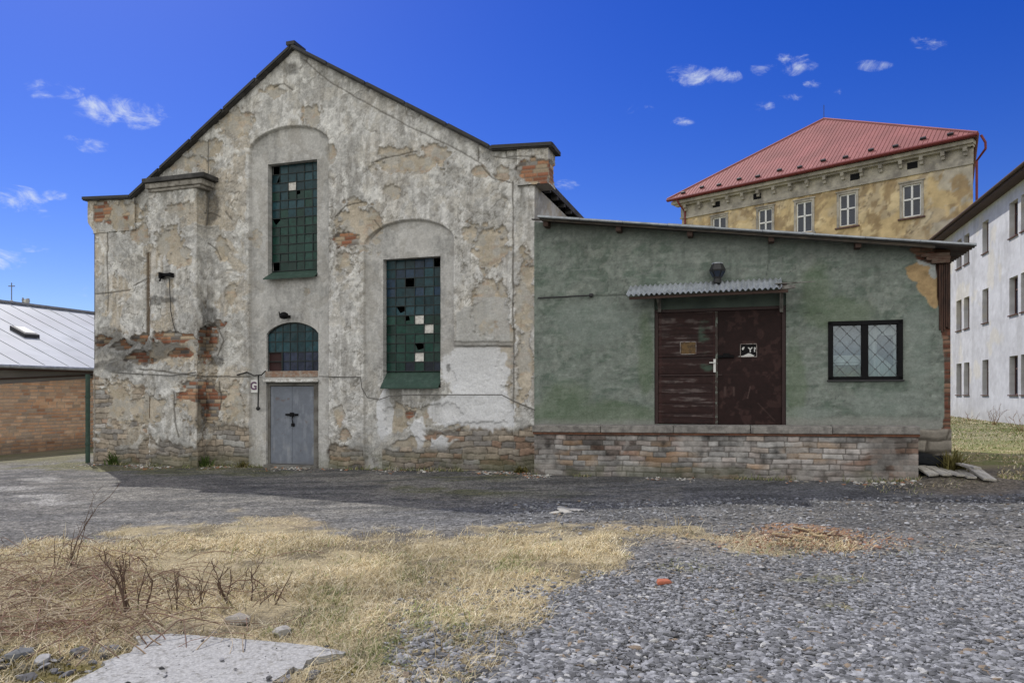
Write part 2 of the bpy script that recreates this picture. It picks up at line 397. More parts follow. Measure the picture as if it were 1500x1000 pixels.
def hall_fn(S, Z, px, py, relief=True):
    wx = fbm(S * 1.4, Z * 1.4, 4, 1) - .5; wy = fbm(S * 1.4 + 50, Z * 1.4, 4, 2) - .5
    Sw, Zw = S + .5 * wx, Z + .5 * wy
    A = fbm(Sw * 1.9, Zw * 1.9, 5, 3); B = fbm(Sw * 3.7, Zw * 3.7, 5, 4); D = fbm(Sw * 1.2 + 9, Zw * 1.2, 5, 5)
    E = fbm(S * 11, Z * 11, 4, 6); K = fbm(S * 7, Z * .9, 4, 8)
    f = E - .5
    wob = 16 * (fbm(S * 3.2, Z * 3.2, 4, 15) - .5); wob2 = 16 * (fbm(S * 3.2 + 40, Z * 3.2, 4, 16) - .5)
    qx, qy = px + wob, py + wob2
    edge = .55 * (fbm(S * 4.5, Z * 4.5, 4, 21) - .5)
    col = np.array([.39, .385, .37]) + 0 * A[..., None]
    d = .006 * (A - .5) * 2
    lefty = 1 - sst(300, 420, px)
    # coats of plaster and limewash flaking off each other
    m = sst(.485, .50, A - .07 * lefty - .05 * sst(.55, .4, fbm(S * .5, Z * .5, 3, 111)) + .12 * blobs(px, py, PALE).clip(0, 1)); col = mixc(col, (.55, .545, .53), m * .9); d = d + .005 * m
    m = sst(.54, .56, B + .03 * lefty); col = mixc(col, (.435, .415, .375), m * .7); d = d - .004 * m
    m = sst(.585, .60, D); col = mixc(col, (.42, .36, .275), m * (.25 + .5 * lefty)); d = d - .005 * m
    m = sst(.57, .60, fbm(Sw * 5.2 + 4, Zw * 5.2, 5, 9)); col = mixc(col, (.255, .24, .215), m * .5)
    m = sst(.60, .62, fbm(Sw * 4.1 + 14, Zw * 4.1, 5, 19)); col = mixc(col, (.66, .655, .63), m * .6); d = d + .003 * m
    m = sst(.50, .62, K) * sst(.42, .56, fbm(S * .8, Z * .6, 3, 30)); col = mixc(col, (.25, .24, .225), m * .5)
    m = sst(.54, .64, fbm(S * 9, Z * .55, 4, 31)) * sst(.47, .56, fbm(S * .9 + 3, Z * .7, 3, 32)); col = mixc(col, (.60, .595, .58), m * .4)
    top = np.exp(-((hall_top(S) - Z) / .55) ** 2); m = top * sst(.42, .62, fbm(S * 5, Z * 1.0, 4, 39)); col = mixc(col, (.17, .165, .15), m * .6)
    G_ = fbm(S * 24, Z * 24, 3, 10) - .5; H_ = fbm(Sw * 9, Zw * 9, 5, 11)
    col = col * (1 + .75 * f + .5 * G_)[..., None]
    r = abs(H_ - .5); col = mixc(col, (.62, .615, .60), (1 - sst(.006, .03, r)) * .35); d = d + .005 * G_ + .006 * f + .003 * (1 - sst(.0, .05, r))
    for sc, sd in ((5.5, 12), (11, 13)):
        q_ = fbm(Sw * sc, Zw * sc * .8, 4, sd) - .5; m = np.exp(-(q_ / .010) ** 2) * sst(.46, .56, fbm(S * 2.2, Z * 2.2, 3, sd + 40)); col = mixc(col, (.14, .13, .115), m * .38); d = d - .004 * m
        m = np.exp(-((q_ - .035) / .018) ** 2); col = mixc(col, (.66, .655, .64), m * .22)  # pale line beside each crease, a relief highlight put into the colour
    col = col * 1.12
    # net of hairline cracks
    for sc, sd, w in ((1.0, 40, .006), (2.1, 41, .006), (3.6, 43, .007)):
        r = abs(fbm(Sw * sc, Zw * sc, 4, sd) - .5)
        g = sst(.5, .56, fbm(S * .9, Z * .9, 3, sd + 9))
        m = (1 - sst(w * .5, w * 1.6, r)) * g
        col = mixc(col, (.13, .12, .10), m * .6); d = d - .006 * m
    # bare undercoat
    br, bh, st, sh = hall_masonry(S, Z, px, py)
    bo = blobs(qx, qy, OCHRE) + edge * .8
    bo = bo + .9 * (fbm(S * 11, Z * 11, 4, 36) - .5) * sst(-.4, .2, bo) - .10; m = sst(.10, .14, bo); rim_shade = np.exp(-((bo - .10) / .045) ** 2)
    oc = np.array([.515, .445, .345]) * (.68 + .64 * fbm(S * 6, Z * 6, 4, 33))[..., None]
    oc = mixc(oc, (.42, .36, .27), sst(.5, .56, fbm(Sw * 3, Zw * 3, 4, 34)))
    oc = mixc(oc, br * np.array([1.05, 1.15, 1.15]), .35 * sst(.5, .62, fbm(S * 2.5, Z * 2.5, 3, 35)))
    oc = mixc(oc, (.40, .39, .36), sst(.5, .58, fbm(S * 5 + 2, Z * 5, 5, 37)) * .7)
    col = mixc(col, oc, m * .8); d = d - .032 * m
    col = mixc(col, (.17, .145, .11), rim_shade * .55)  # dark rim deepens the broken plaster edge, shade put into the colour
    # limewash repair
    bw = blobs(qx, qy, WHITE) + edge * .9
    m = sst(.12, .20, bw); col = mixc(col, np.array([.72, .73, .75]) * (.86 + .28 * fbm(S * 3, Z * 9, 4, 50))[..., None], m * .92); d = d + .004 * m
    gp = ((px > 668) & (px < 746) & (py > 435) & (py < 507)).astype(float) * sst(.42, .5, fbm(S * 2, Z * 2, 4, 52) + .1)
    col = mixc(col, np.array([.44, .44, .425]) * (.8 + .4 * K)[..., None], gp * .8)
    # bare brick and rubble
    bb = blobs(qx, qy, BRICKS) + edge * .9
    bb = bb + .6 * (fbm(S * 9, Z * 9, 4, 38) - .5) - .12; m = sst(.02, .10, bb); rim_shade = np.exp(-((bb - .03) / .06) ** 2)
    mb = m
    col = mixc(col, br, m); d = d * (1 - m) + m * (-.060 + bh * 1.4)
    col = mixc(col, (.13, .10, .075), rim_shade * .6 * (1 - m * .5))  # edge shade round the bare brick, painted to add depth
    ys = np.interp(px, STONE_X, STONE_Y) + 20 * (fbm(S * 2.4, Z * 2.4, 4, 60) - .5) + 10 * (fbm(S * 7, 0 * Z, 2, 61) - .5)
    patch = sst(.53, .57, fbm(Sw * 1.7 + 3, Zw * 1.7, 4, 62)) * (1 - sst(648, 664, py))
    m = sst(-3, 3, py - ys) * (1 - patch)
    st = mixc(st, st * .6, sst(655, 690, py) * sst(.4, .6, fbm(S * 2, Z * 3, 3, 63)))
    col = mixc(col, st, m); d = d * (1 - m) + m * (-.055 + sh)
    rim_shade = np.exp(-((py - ys) / 3.0) ** 2) * (1 - patch); col = mixc(col, (.15, .125, .095), rim_shade * .4)  # same painted edge shade along the top of the rubble
    # dark patches and weathering stains
    bd = blobs(qx, qy, DARK) + edge * 1.0
    m = sst(.0, .45, bd); col = col * (1 - .55 * m)[..., None]
    d = d + .03 * sst(.1, .5, bd) * (fbm(S * 5, Z * 9, 4, 70) - .45) * ((px < 330) & (py > 430))
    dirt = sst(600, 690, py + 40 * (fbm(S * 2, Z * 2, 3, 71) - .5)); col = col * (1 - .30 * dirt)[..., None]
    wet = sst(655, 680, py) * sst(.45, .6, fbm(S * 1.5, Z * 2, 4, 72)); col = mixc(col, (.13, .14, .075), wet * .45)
    green = sst(.5, .62, fbm(S * .9, Z * .9, 3, 74)) * sst(735, 785, px) * (1 - sst(300, 420, py)); col = mixc(col, (.24, .24, .20), green * .45)
    for x0, x1, y0, y1 in ((389, 462, 408, 480), (558, 643, 570, 640), (210, 302, 268, 330), (757, 803, 272, 340)):
        m = sst(x0 - 6, x0 + 6, px) * sst(x1 + 6, x1 - 6, px) * sst(y0 - 2, y0 + 3, py) * sst(y1, y0, py) * sst(.44, .62, fbm(S * 8, Z * .6, 4, 73)); col = mixc(col, (.17, .165, .145), m * .55)
    # drawn cracks and straight grooves
    for lst, w, k in ((CRACKS, 1.0, .75), (NEAR_CRACK, 1.2, .8)):
        for pl in lst:
            dd = polydist(px + .25 * wob, py + .25 * wob2, pl)
            m = 1 - sst(w * .4, w * 1.5, dd)
            col = mixc(col, (.11, .10, .085), m * k); d = d - .014 * m
    dd = polydist(px, py, [(217, 372), (217, 490)]); m = 1 - sst(2.0, 3.4, dd); col = mixc(col, (.14, .10, .065), m * .85); d = d - .02 * m
    if relief:
        for a, low in ((A1, 900), (A2, 900)):
            s0, s1 = HALL.s(a['x0']), HALL.s(a['x1'])
            za = arch_z(HALL, a, S)
            jag = .012 * (fbm(S * 4, Z * 4, 3, 90) - .5)
            ins = np.minimum(np.minimum(S - s0, s1 - S), za - Z) + jag
            right = (S > (s0 + s1) / 2) & (py > 500) & (px < 750.5) if a is A2 else (S > 1e9)
            ins = np.where(right & (S > s1 - .25), np.maximum(ins, .2 * sst(505.5, 508, py + .25 * wob)), ins)
            m = sst(-.012, .016, ins)
            # smooth render inside the blind arch
            inn = np.array([.47, .465, .45]) * (.55 + .7 * K + .35 * f + .35 * G_ + .25 * (B - .5))[..., None]
            inn = mixc(inn, (.56, .55, .53), sst(.5, .56, A) * .5); inn = mixc(inn, (.30, .285, .26), sst(.55, .62, B) * .45)
            k2 = m * (1 - sst(500, 580, py)) if a is A2 else m * (1 - sst(600, 660, py) * .5)
            keepm = 1 - np.clip(mb + sst(.1, .14, bo) + sst(.12, .2, bw), 0, 1) * .7
            col = mixc(col, inn, k2 * .85 * keepm)
            d = d * (1 - .5 * k2) - .085 * m
            ln = np.exp(-(ins / .016) ** 2); col = mixc(col, (.19, .175, .15), ln * .35)
    return col, d

# ------------------------------------------------------------------ THE OLD HALL
PX = HALL.pix
TOPLINE = [(122, 290), (190, 287), (427, 67), (720, 216), (809, 209)]
TS = np.array([PX(*p)[0] for p in TOPLINE]); TZ = np.array([PX(*p)[1] for p in TOPLINE])
def hall_top(S): return np.interp(S, TS, TZ) - .05
hs0, hs1 = HALL.s(139), 0.0
HO = (HALL.s(425), 0.0, float(gz(-5, 17)))
hall = thing('old_hall', 'tall derelict gabled hall with flaking grey plaster, blind arches and broken green windows', 'building', HALL.world(HO[0], 0, HO[2]), HALL.rot)

def zz(px, py, o=0.0): return HALL.z(px, py, o)
W_UP = (HALL.s(389), HALL.s(461.5), zz(425, 406), zz(425, 235.5), .30)
W_MID = (HALL.s(558.5), HALL.s(643), zz(600, 567.5), zz(600, 376.5), .30)
W_FAN = (HALL.s(387), HALL.s(463.5), zz(425, 543), zz(425, 471), .22)
H_DOOR = (HALL.s(386.5), HALL.s(463.5), -.35, zz(425, 558), .24)

pt = Patch()
def left_edge(S, Z, py):
    k = np.clip(1 - (S - hs0) / .3, 0, 1)
    return -k * (.09 * sst(520, 560, py) + .02 * (fbm(Z * 3, Z * 0, 3, 5) - .5) * 2)
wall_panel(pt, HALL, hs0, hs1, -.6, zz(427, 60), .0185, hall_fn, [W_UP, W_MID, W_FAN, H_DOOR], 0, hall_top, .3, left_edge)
# flank towards the lean-to, far flank and back
def plain_fn(P):
    def f(S, Z, px, py):
        A = fbm(S * 1.5, Z * 1.5, 5, 103); B = fbm(S * 4, Z * 4, 4, 104)
        col = mixc(np.array([.36, .345, .315]) + 0 * A[..., None], (.52, .51, .485), sst(.47, .5, A)); col = mixc(col, (.42, .35, .25), sst(.56, .6, B) * .6)
        return col * (.8 + .4 * fbm(S * 9, Z * 9, 3, 105))[..., None], .01 * (A - .5)
    return f
pf = plain_fn(HALL)
yy = linegrid(0.0, 14.0, .08); zq = linegrid(-.6, zz(803, 262) - .1, .08)
Y2, Z2 = np.meshgrid(yy, zq, indexing='ij'); c, d = pf(Y2 * 1.0 + 3, Z2, 0 * Y2, 0 * Y2)
pt.grid(np.stack([0 * Y2 + d, Y2, Z2], -1), c)
zq = linegrid(-.6, zz(139, 335) - .1, .2); Y2, Z2 = np.meshgrid(linegrid(0, 14, .2), zq, indexing='ij'); c, d = pf(Y2 + 30, Z2, 0 * Y2, 0 * Y2)
pt.grid(np.stack([hs0 + 0 * Y2 - .02, Y2, Z2], -1)[:, ::-1], c)
pr_ = PX(427, 65, .12)
S2, Z2 = np.meshgrid(linegrid(hs0, 0, .2), linegrid(-.6, zz(427, 60), .2), indexing='ij')
zt = np.minimum(hall_top(S2), np.interp(S2, [hs0, pr_[0], 0], [zz(139, 335) - .1, pr_[1], zz(803, 262) - .1])) - .1; kp = Z2[:-1, :-1] < np.minimum(zt[:-1, :-1], zt[1:, :-1]); Z2 = np.minimum(Z2, zt); c, d = pf(S2 + 60, Z2, 0 * S2, 0 * S2)
pt.grid(np.stack([S2, 14 + 0 * S2, Z2], -1), c, kp)
# plaster heads that turn the square opening of the fanlight into a flat arch
sfa = np.linspace(W_FAN[0], W_FAN[1], 25); smf = (W_FAN[0] + W_FAN[1]) / 2; zsp = zz(425, 488)
def fan_z(S): return zsp + (W_FAN[3] - zsp) * np.maximum(0, 1 - ((S - smf) / ((W_FAN[1] - W_FAN[0]) / 2)) ** 2) ** .75 - .004
top_ = fan_z(sfa)
cspan = (.42, .41, .385)
K_ = 8
tt = np.linspace(0, 1, K_)[None, :]
ZZ = top_[:, None] * (1 - tt) + (W_FAN[3] + .01) * tt; SS_ = np.repeat(sfa[:, None], K_, 1)
pxx, pyy = HALL.proj(SS_, 0, ZZ); c, d = hall_fn(SS_, ZZ, pxx, pyy)
pt.grid(np.stack([SS_, -(d + .004), ZZ], -1), c)
SS_ = np.repeat(sfa[:, None], 3, 1); dd_ = np.array([[-.5, .5, 1]])
Yv = np.stack([-(d[:, 0] + .004), 0 * sfa + .1, 0 * sfa + .22], 1)
pt.grid(np.stack([SS_, Yv, np.repeat(top_[:, None], 3, 1)], -1)[:, ::-1], np.repeat(c[:, :1, :], 3, 1))
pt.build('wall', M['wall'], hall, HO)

# buttress with its stone cap
bs0, bs1, BO = HALL.s(217, .34), HALL.s(288, .34), .34
pt = Patch(); zb1 = zz(255, 266, .34)
wall_panel(pt, HALL, bs0, bs1, -.6, zb1, .0185, lambda S, Z, a, b: hall_fn(S, Z, a, b, False), [], BO)
uu = np.linspace(BO, -.03, 20); zv = linegrid(-.6, zb1, .0185); U, Zb = np.meshgrid(uu, zv, indexing='ij')
for sx, rev in ((bs1, False), (bs0, True)):
    pxx, pyy = HALL.proj(sx + 0 * U, U, Zb); c, d = hall_fn(sx + (BO - U) * 1.0, Zb, pxx, pyy, False)
    dl = 1 - sst(.0, .03, BO - U)
    V3 = np.stack([sx + d * (1 - dl) * (1 if not rev else -1), -U - d * dl, Zb], -1)
    pt.grid(V3[:, ::-1] if rev else V3, c)
butt = pt.build('buttress', M['wall'], hall, HO)
mb = MB(); zc = zz(255, 263, .5)
mb.box(HALL.s(209, .46), HALL.s(300, .46), -.50, .05, zc, zc + .11); mb.build('cap_slab', M['tar'], butt, HO, .015)
mb = MB(); mb.box(HALL.s(213, .42), HALL.s(296, .42), -.44, .05, zc - .13, zc - .002)
mb.box(HALL.s(216, .4), HALL.s(293, .4), -.40, .05, zc - .2, zc - .132); mb.build('cap_moulding', mat('moulding_plaster', (.34, .32, .285), .9, color2=(.17, .155, .135), vscale=10, c2scale=6, bump=.4), butt, HO, .02)

# corner blocks under the eaves
def block(s0, s1, z0, z1, proud, depth, taper):
    pt = Patch()
    gs = linegrid(s0, s1, .0185); gv = linegrid(z0, z1, .0185); S, Z = np.meshgrid(gs, gv, indexing='ij')
    px, py = HALL.proj(S, proud, Z); c, d = hall_fn(S, Z, px, py, False)
    tp = proud * (.25 + .75 * sst(0, .35, (Z - z0) / (z1 - z0))) if taper else proud + 0 * Z
    sx = S + (taper * .15 * (1 - sst(0, .4, (Z - z0) / (z1 - z0)))) * np.where(taper > 0, np.clip((gs[-1] - S) / (s1 - s0), 0, 1) ** 4, 0)
    pt.grid(np.stack([sx, -(tp + d * .8), Z], -1), c)
    for sgn, sx1, fr in ((1, s1, -1), (-1, s0, 0)):
        U, Zb = np.meshgrid(np.linspace(0, 1, 24), gv, indexing='ij')
        front = (tp + d * .8)[fr][None, :]
        Yv = -front * (1 - U) + depth * U
        pxx, pyy = HALL.proj(sx1 + 0 * U, front + 0 * U, Zb); c1, d1 = hall_fn(sx1 + (Yv + proud), Zb, pxx, pyy, False)
        V3 = np.stack([sx[fr][None, :] + 0 * U + sgn * d1 * .8 * sst(0, .08, U), Yv, Zb], -1)
        pt.grid(V3 if sgn > 0 else V3[:, ::-1], c1)
    z_ = z0
    pt.quad([(s0 + .1, -proud * .25, z_), (s0 + .1, depth, z_), (s1, depth, z_), (s1, -proud * .25, z_)], (.3, .28, .25))
    return pt.build('corner_block', M['wall'], hall, HO)
block(HALL.s(128, .06), HALL.s(196, .06), zz(160, 340), zz(160, 291), .06, .5, 1)
block(HALL.s(757, .07), HALL.s(803, .07), zz(780, 271), hall_top(np.array([0.0]))[0] + .0, .07, .5, 0)

# roof: thin dark sheet over the gable line, and the eave along the flank
mb = MB()
pr = [PX(121, 289, .12), PX(190, 286, .12), PX(427, 65, .12), PX(720, 214, .12), PX(809.5, 208.5, .12)]
sl_l, sl_r = (pr[2][1] - pr[1][1]) / (pr[2][0] - pr[1][0]), (pr[3][1] - pr[2][1]) / (pr[3][0] - pr[2][0])
slopes = [(pr[1], pr[2], -.12, 14.1), (pr[2], pr[3], -.12, 14.1), (pr[0], pr[1], -.12, .55), (pr[3], pr[4], -.12, .55), ((hs0 - .15, pr[2][1] - sl_l * (pr[2][0] - hs0 + .15)), pr[1], .52, 14.1), (pr[3], (.14, pr[2][1] + sl_r * (.14 - pr[2][0])), .52, 14.1)]
for (sa, za), (sb, zb), y0, y1 in slopes:
    if y1 < 1: za += .004; zb += .004
    mb.hexa([(sa, y0, za - .085), (sb, y0, zb - .085), (sb, y1, zb - .085), (sa, y1, za - .085), (sa, y0, za), (sb, y0, zb), (sb, y1, zb), (sa, y1, za)])
roof = mb.build('roof', M['tar'], hall, HO)
mb = MB()       # lapped edge strips, laid slightly unevenly
for (sa, za), (sb, zb) in zip(pr[:-1], pr[1:]):
    L_ = math.hypot(sb - sa, zb - za); n = max(1, int(L_ / 1.0))
    for k in range(n):
        t0, t1 = k / n, (k + 1) / n - .012
        q = [(sa + (sb - sa) * t, za + (zb - za) * t) for t in (t0, t1)]; e = .006 + .010 * random.random(); e2 = .006 + .010 * random.random()
        mb.hexa([(q[0][0], -.15, q[0][1] - .06), (q[1][0], -.15, q[1][1] - .06), (q[1][0], .1, q[1][1] - .06), (q[0][0], .1, q[0][1] - .06),
                 (q[0][0], -.15, q[0][1] + e), (q[1][0], -.15, q[1][1] + e2), (q[1][0], .1, q[1][1] + e2), (q[0][0], .1, q[0][1] + e)])
sa, za = pr[2]
mb.box(sa - .12, sa + .10, -.16, .3, za - .02, za + .06)
mb.build('verge_strip', M['darkmetal'], roof, HO)
ev = MB()
zE = slopes[5][1][1] - .12
ev.hexa([(-.02, .5, zE + .05), (.15, .5, zE - .03), (.15, 14, zE - .03), (-.02, 14, zE + .05), (-.02, .5, zE + .11), (.15, .5, zE + .03), (.15, 14, zE + .03), (-.02, 14, zE + .11)])
for k in range(20): y = .7 + k * .65; ev.box(-.01, .14, y, y + .09, zE - .10, zE + .04)
ev.build('eave', M['tar'], hall, HO)

# windows of the hall
def pane_colour(kind, rnd):
    base = {'green': (.010, .044, .034), 'teal': (.011, .044, .056), 'blue': (.016, .040, .075), 'navy': (.012, .018, .032), 'pale': (.60, .585, .55), 'slate': (.022, .030, .058)}[kind]
    k = .65 + .7 * rnd
    return tuple(min(.9, b * (k if kind != 'pale' else .9 + .15 * rnd)) for b in base)

def glazing(hole, cols, rows, zlo, y, colour_of, missing, broken, zt=None, bar=.018, skipv=()):
    """bars and panes of an industrial window; missing panes are left out, broken ones keep a shard"""
    s0, s1, z1 = hole[0], hole[1], hole[3]
    cw = (s1 - s0) / cols; rh = (z1 - zlo) / rows
    bars = MB(); panes = MB()
    for k in range(rows + 1):
        z = zlo + k * rh + (random.random() - .5) * .006
        bars.box(s0, s1, y - .012, y + .02, z - bar / 2, z + bar / 2)
    for r in range(rows):
        shift = .0
        for c in range(cols + 1):
            if (c, r) in skipv: continue
            x = s0 + c * cw
            bars.box(x - bar * .45, x + bar * .45, y - .009, y + .017, zlo + r * rh, zlo + (r + 1) * rh)
    for r in range(rows):
        for c in range(cols):
            if (c, r) in missing: continue
            x0, x1 = s0 + c * cw + .002, s0 + (c + 1) * cw - .002; z0, zt_ = zlo + r * rh + .002, zlo + (r + 1) * rh - .002
            panes.cur = colour_of(c, r)
            ty, tx = (random.random() - .5) * .012, (random.random() - .5) * .012
            def yv(a, b): return y + .004 + ty * a + tx * b
            P4 = [(x0, yv(-1, -1), z0), (x1, yv(1, -1), z0), (x1, yv(1, 1), zt_), (x0, yv(-1, 1), zt_)]
            if (c, r) in broken:
                f = .3 + .35 * random.random(); g = .3 + .5 * random.random(); kind = random.randrange(3)
                xm = x0 + (x1 - x0) * f; zm = z0 + (zt_ - z0) * g
                if kind == 0: pl = [P4[0], P4[1], (x1, yv(1, 0), zm), (xm, yv(0, 0), z0 + (zt_ - z0) * .25), (x0, yv(-1, 1), zt_)]
                elif kind == 1: pl = [P4[0], (xm, yv(0, -1), z0), (x0 + (x1 - x0) * .75, yv(0, 0), zm), (x1, yv(1, 1), zt_), P4[3]]
                else: pl = [P4[0], P4[1], P4[2], (xm, yv(0, 1), zt_), (x0 + (x1 - x0) * .5, yv(0, 0), zm), (x0, yv(-1, 0), zm - .02)]
                panes.add(pl, [tuple(range(len(pl)))]); panes.add([(p[0], p[1] + .004, p[2]) for p in pl], [tuple(range(len(pl)))[::-1]])
            else:
                panes.hexa([P4[0], P4[1], (x1, yv(1, -1) + .004, z0), (x0, yv(-1, -1) + .004, z0), P4[3], P4[2], (x1, yv(1, 1) + .004, zt_), (x0, yv(-1, 1) + .004, zt_)])
    return bars, panes

def sill_prism(s0, s1, y0, z0, y1, z1, over=.02):
    mb = MB(); mb.hexa([(s0 - over, y1, z1 - .03), (s1 + over, y1, z1 - .03), (s1, y0, z0 - .03), (s0, y0, z0 - .03), (s0 - over, y1, z1), (s1 + over, y1, z1), (s1, y0, z0), (s0, y0, z0)])
    return mb

zlo = zz(430, 396, -.26)
random.seed(5)
def colU(c, r):
    k = 'teal' if r > 8 else ('green' if r < 6 or random.random() < .6 else 'teal')
    if r == 9 and c in (2,): k = 'pale'
    return pane_colour(k, random.random())
missU = {(0, 0), (0, 11)}; brkU = {(0, 10), (5, 4), (3, 8), (0, 5)}
sk = {(random.randrange(1, 6), random.randrange(0, 12)) for _ in range(16)}
bars, panes = glazing(W_UP, 6, 12, zlo, .25, colU, missU, brkU, skipv=sk)
w = bars.build('window', M['muntin'], hall, HO); w['label'] = 'tall upper window of small dark green panes'
panes.build('pane', M['glass'], w, HO)
sill_prism(W_UP[0] - .0, W_UP[1], .29, zlo, -.07, zz(425, 405.5, .07)).build('sill', M['greenpaint'], w, HO)

zlo = zz(603, 543.5, -.26)
def colM(c, r):
    if (c, r) in ((3, 5), (4, 4), (3, 1)): return pane_colour('pale', .6)
    if (c, r) in ((2, 0), (4, 0), (5, 0)): return pane_colour('navy', random.random())
    k = 'teal' if r > 5 else 'green'
    if r > 7 and random.random() < .5: k = 'blue'
    return pane_colour(k, random.random())
W_M2 = (W_MID[0], W_MID[1] + .0, W_MID[2], W_MID[3], .3)
bars, panes = glazing((W_MID[0] - .0, W_MID[1], 0, W_MID[3]), 6, 12, zlo, .25, colM, {(5, 11), (2, 9)}, {(1, 6), (5, 6), (2, 5), (3, 2)}, skipv={(3, 4), (2, 4), (4, 3)})
w = bars.build('window', M['muntin'], hall, HO); w['label'] = 'middle window of square green panes with three white ones'
panes.build('pane', M['glass'], w, HO)
sill_prism(W_MID[0], W_MID[1], .29, zlo, -.05, zz(600, 567, .05), .0).build('sill', M['greenpaint'], w, HO)

# fanlight over the door
bars = MB(); panes = MB(); zlo = W_FAN[2]; s0, s1 = W_FAN[0], W_FAN[1]; cols = 7; rowz = [zlo, zz(425, 529, -.15), zz(425, 515.5, -.15), zz(425, 500, -.15), zz(425, 486, -.15), zz(425, 470, -.15)]
cw = (s1 - s0) / cols
for k in range(5): bars.box(s0, s1, .145, .175, rowz[k] - .009, rowz[k] + .009)
for c in range(cols + 1):
    x = s0 + c * cw; zt_ = float(fan_z(np.array([min(max(x, s0 + .01), s1 - .01)]))[0]) + .03
    lo = rowz[2] if c == 1 else zlo
    bars.box(x - .008, x + .008, .147, .172, lo, zt_)
a_ = [(float(x), float(z)) for x, z in zip(sfa, top_)]
for (xa, za), (xb, zb) in zip(a_[:-1], a_[1:]): bars.hexa([(xa, .14, za - .03), (xb, .14, zb - .03), (xb, .18, zb - .03), (xa, .18, za - .03), (xa, .14, za + .02), (xb, .14, zb + .02), (xb, .18, zb + .02), (xa, .18, za + .02)])
for r in range(5):
    for c in range(cols):
        if r < 2 and c < 2: continue
        x0, x1 = s0 + c * cw, s0 + (c + 1) * cw
        panes.cur = pane_colour('slate' if r < 2 else 'teal', random.random())
        tz = lambda x: min(rowz[r + 1], float(fan_z(np.array([min(max(x, s0 + .001), s1 - .001)]))[0]) + .01)
        if tz((x0 + x1) / 2) <= rowz[r]: continue
        t = (random.random() - .5) * .008
        za, zb = max(tz(x0), rowz[r] + .001), max(tz(x1), rowz[r] + .001)
        panes.hexa([(x0, .158 + t, rowz[r]), (x1, .158 - t, rowz[r]), (x1, .163 - t, rowz[r]), (x0, .163 + t, rowz[r]), (x0, .158 - t, za), (x1, .158 + t, zb), (x1, .163 + t, zb), (x0, .163 - t, za)])
bars.box(s0 + 2 * cw - .02, s0 + 2 * cw + .01, .13, .17, zlo, rowz[2])
w = bars.build('window', M['muntin'], hall, HO); w['label'] = 'low arched fanlight over the grey door'
panes.build('pane', M['glass'], w, HO)
mb = MB(); mb.box(s0, s0 + 2 * cw - .02, .19, .2, zlo, rowz[2]); mb.build('board', mat('dark_hole', (.035, .012, .012), .7), w, HO)  # dark sheet standing in for the darkness inside the broken-out panes
mb = MB(); mb.box(W_FAN[0] - .03, W_FAN[1] - .02, -.02 + .09, .12, zz(425, 552), zz(425, 543)); mb.build('sill', mat('brick_sill', (.26, .16, .11), .9, color2=(.33, .29, .25), vscale=14, c2scale=6, bump=.5), w, HO, .01)

# the grey double door
sd0, sd1 = H_DOOR[0], H_DOOR[1]; zt_ = H_DOOR[3]; zb_ = zz(425, 681)
fr = MB(); yF = .18
l0, l1 = HALL.s(396.5, -.18), HALL.s(460.5, -.18); lz = zz(428, 565, -.18)
fr.box(sd0, l0, yF - .03, yF + .06, zb_ - .2, zt_); fr.box(l1, sd1, yF - .03, yF + .06, zb_ - .2, zt_); fr.box(l0, l1, yF - .03, yF + .06, lz, zt_)
fr.box(sd0, sd1, -.02, .3, zb_ - .25, zb_)
door = fr.build('door', M['framegrey'], hall, HO, .006); door['label'] = 'blue grey sheet metal double door'
def dgrey(S, Z, px, py):
    a = fbm(S * 3, Z * 3, 5, 200); b = fbm(S * 9, Z * 2, 4, 201)
    c = np.array([.165, .185, .225]) * (.85 + .3 * a)[..., None]; c = mixc(c, (.25, .27, .31), sst(.6, .63, b) * .5)
    low = np.exp(-((py - 660 + 10 * (a - .5)) / 8) ** 2); c = mixc(c, (.30, .31, .33), low * .5 * sst(.4, .6, b)); c = mixc(c, (.10, .085, .07), sst(672, 684, py) * .6)
    c = mixc(c, (.12, .07, .05), sst(.74, .80, fbm(S * 6, Z * 6, 4, 203)) * .5)
    return c, 0 * S
lm = (l0 + l1) / 2
for a, b in ((l0 + .006, lm - .004), (lm + .004, l1 - .006)):
    pt = Patch(); o_ = -(yF - .005)
    wall_panel(pt, HALL, a, b, zb_ + .01, lz - .01, .02, dgrey, [], o_)
    for q in ([(a, yF - .005, zb_ + .01), (a, yF + .03, zb_ + .01), (a, yF + .03, lz - .01), (a, yF - .005, lz - .01)], [(b, yF - .005, zb_ + .01), (b, yF - .005, lz - .01), (b, yF + .03, lz - .01), (b, yF + .03, zb_ + .01)],
              [(a, yF + .03, zb_ + .01), (b, yF + .03, zb_ + .01), (b, yF + .03, lz - .01), (a, yF + .03, lz - .01)]): pt.quad(q, (.16, .18, .22))
    pt.build('leaf', M['doorgrey'], door, HO, False)
mb = MB(); zh = zz(424, 607, -.17)
mb.box(lm - .16, lm + .17, yF - .045, yF - .012, zh - .022, zh + .022); mb.box(lm - .03, lm + .06, yF - .06, yF - .02, zh - .045, zh + .05); mb.tube([(lm + .12, yF - .04, zh), (lm + .12, yF - .075, zh + .0)], .02, 8)
mb.box(lm + .0, lm + .075, yF - .05, yF - .01, zh - .27, zh - .20); mb.tube([(lm + .04, yF - .03, zh - .20), (lm + .02, yF - .04, zh - .1), (lm + .03, yF - .03, zh - .03)], .012, 6)
mb.build('latch', M['black'], door, HO, .004)
mb = MB(); z0 = zz(425, 560.5)
mb.box(sd0 - .03, sd1 + .02, -.0, .06, z0 + .02, z0 + .085); mb.box(sd0 + .3, sd1 + .0, -.012, .05, z0 + .012, z0 + .06)
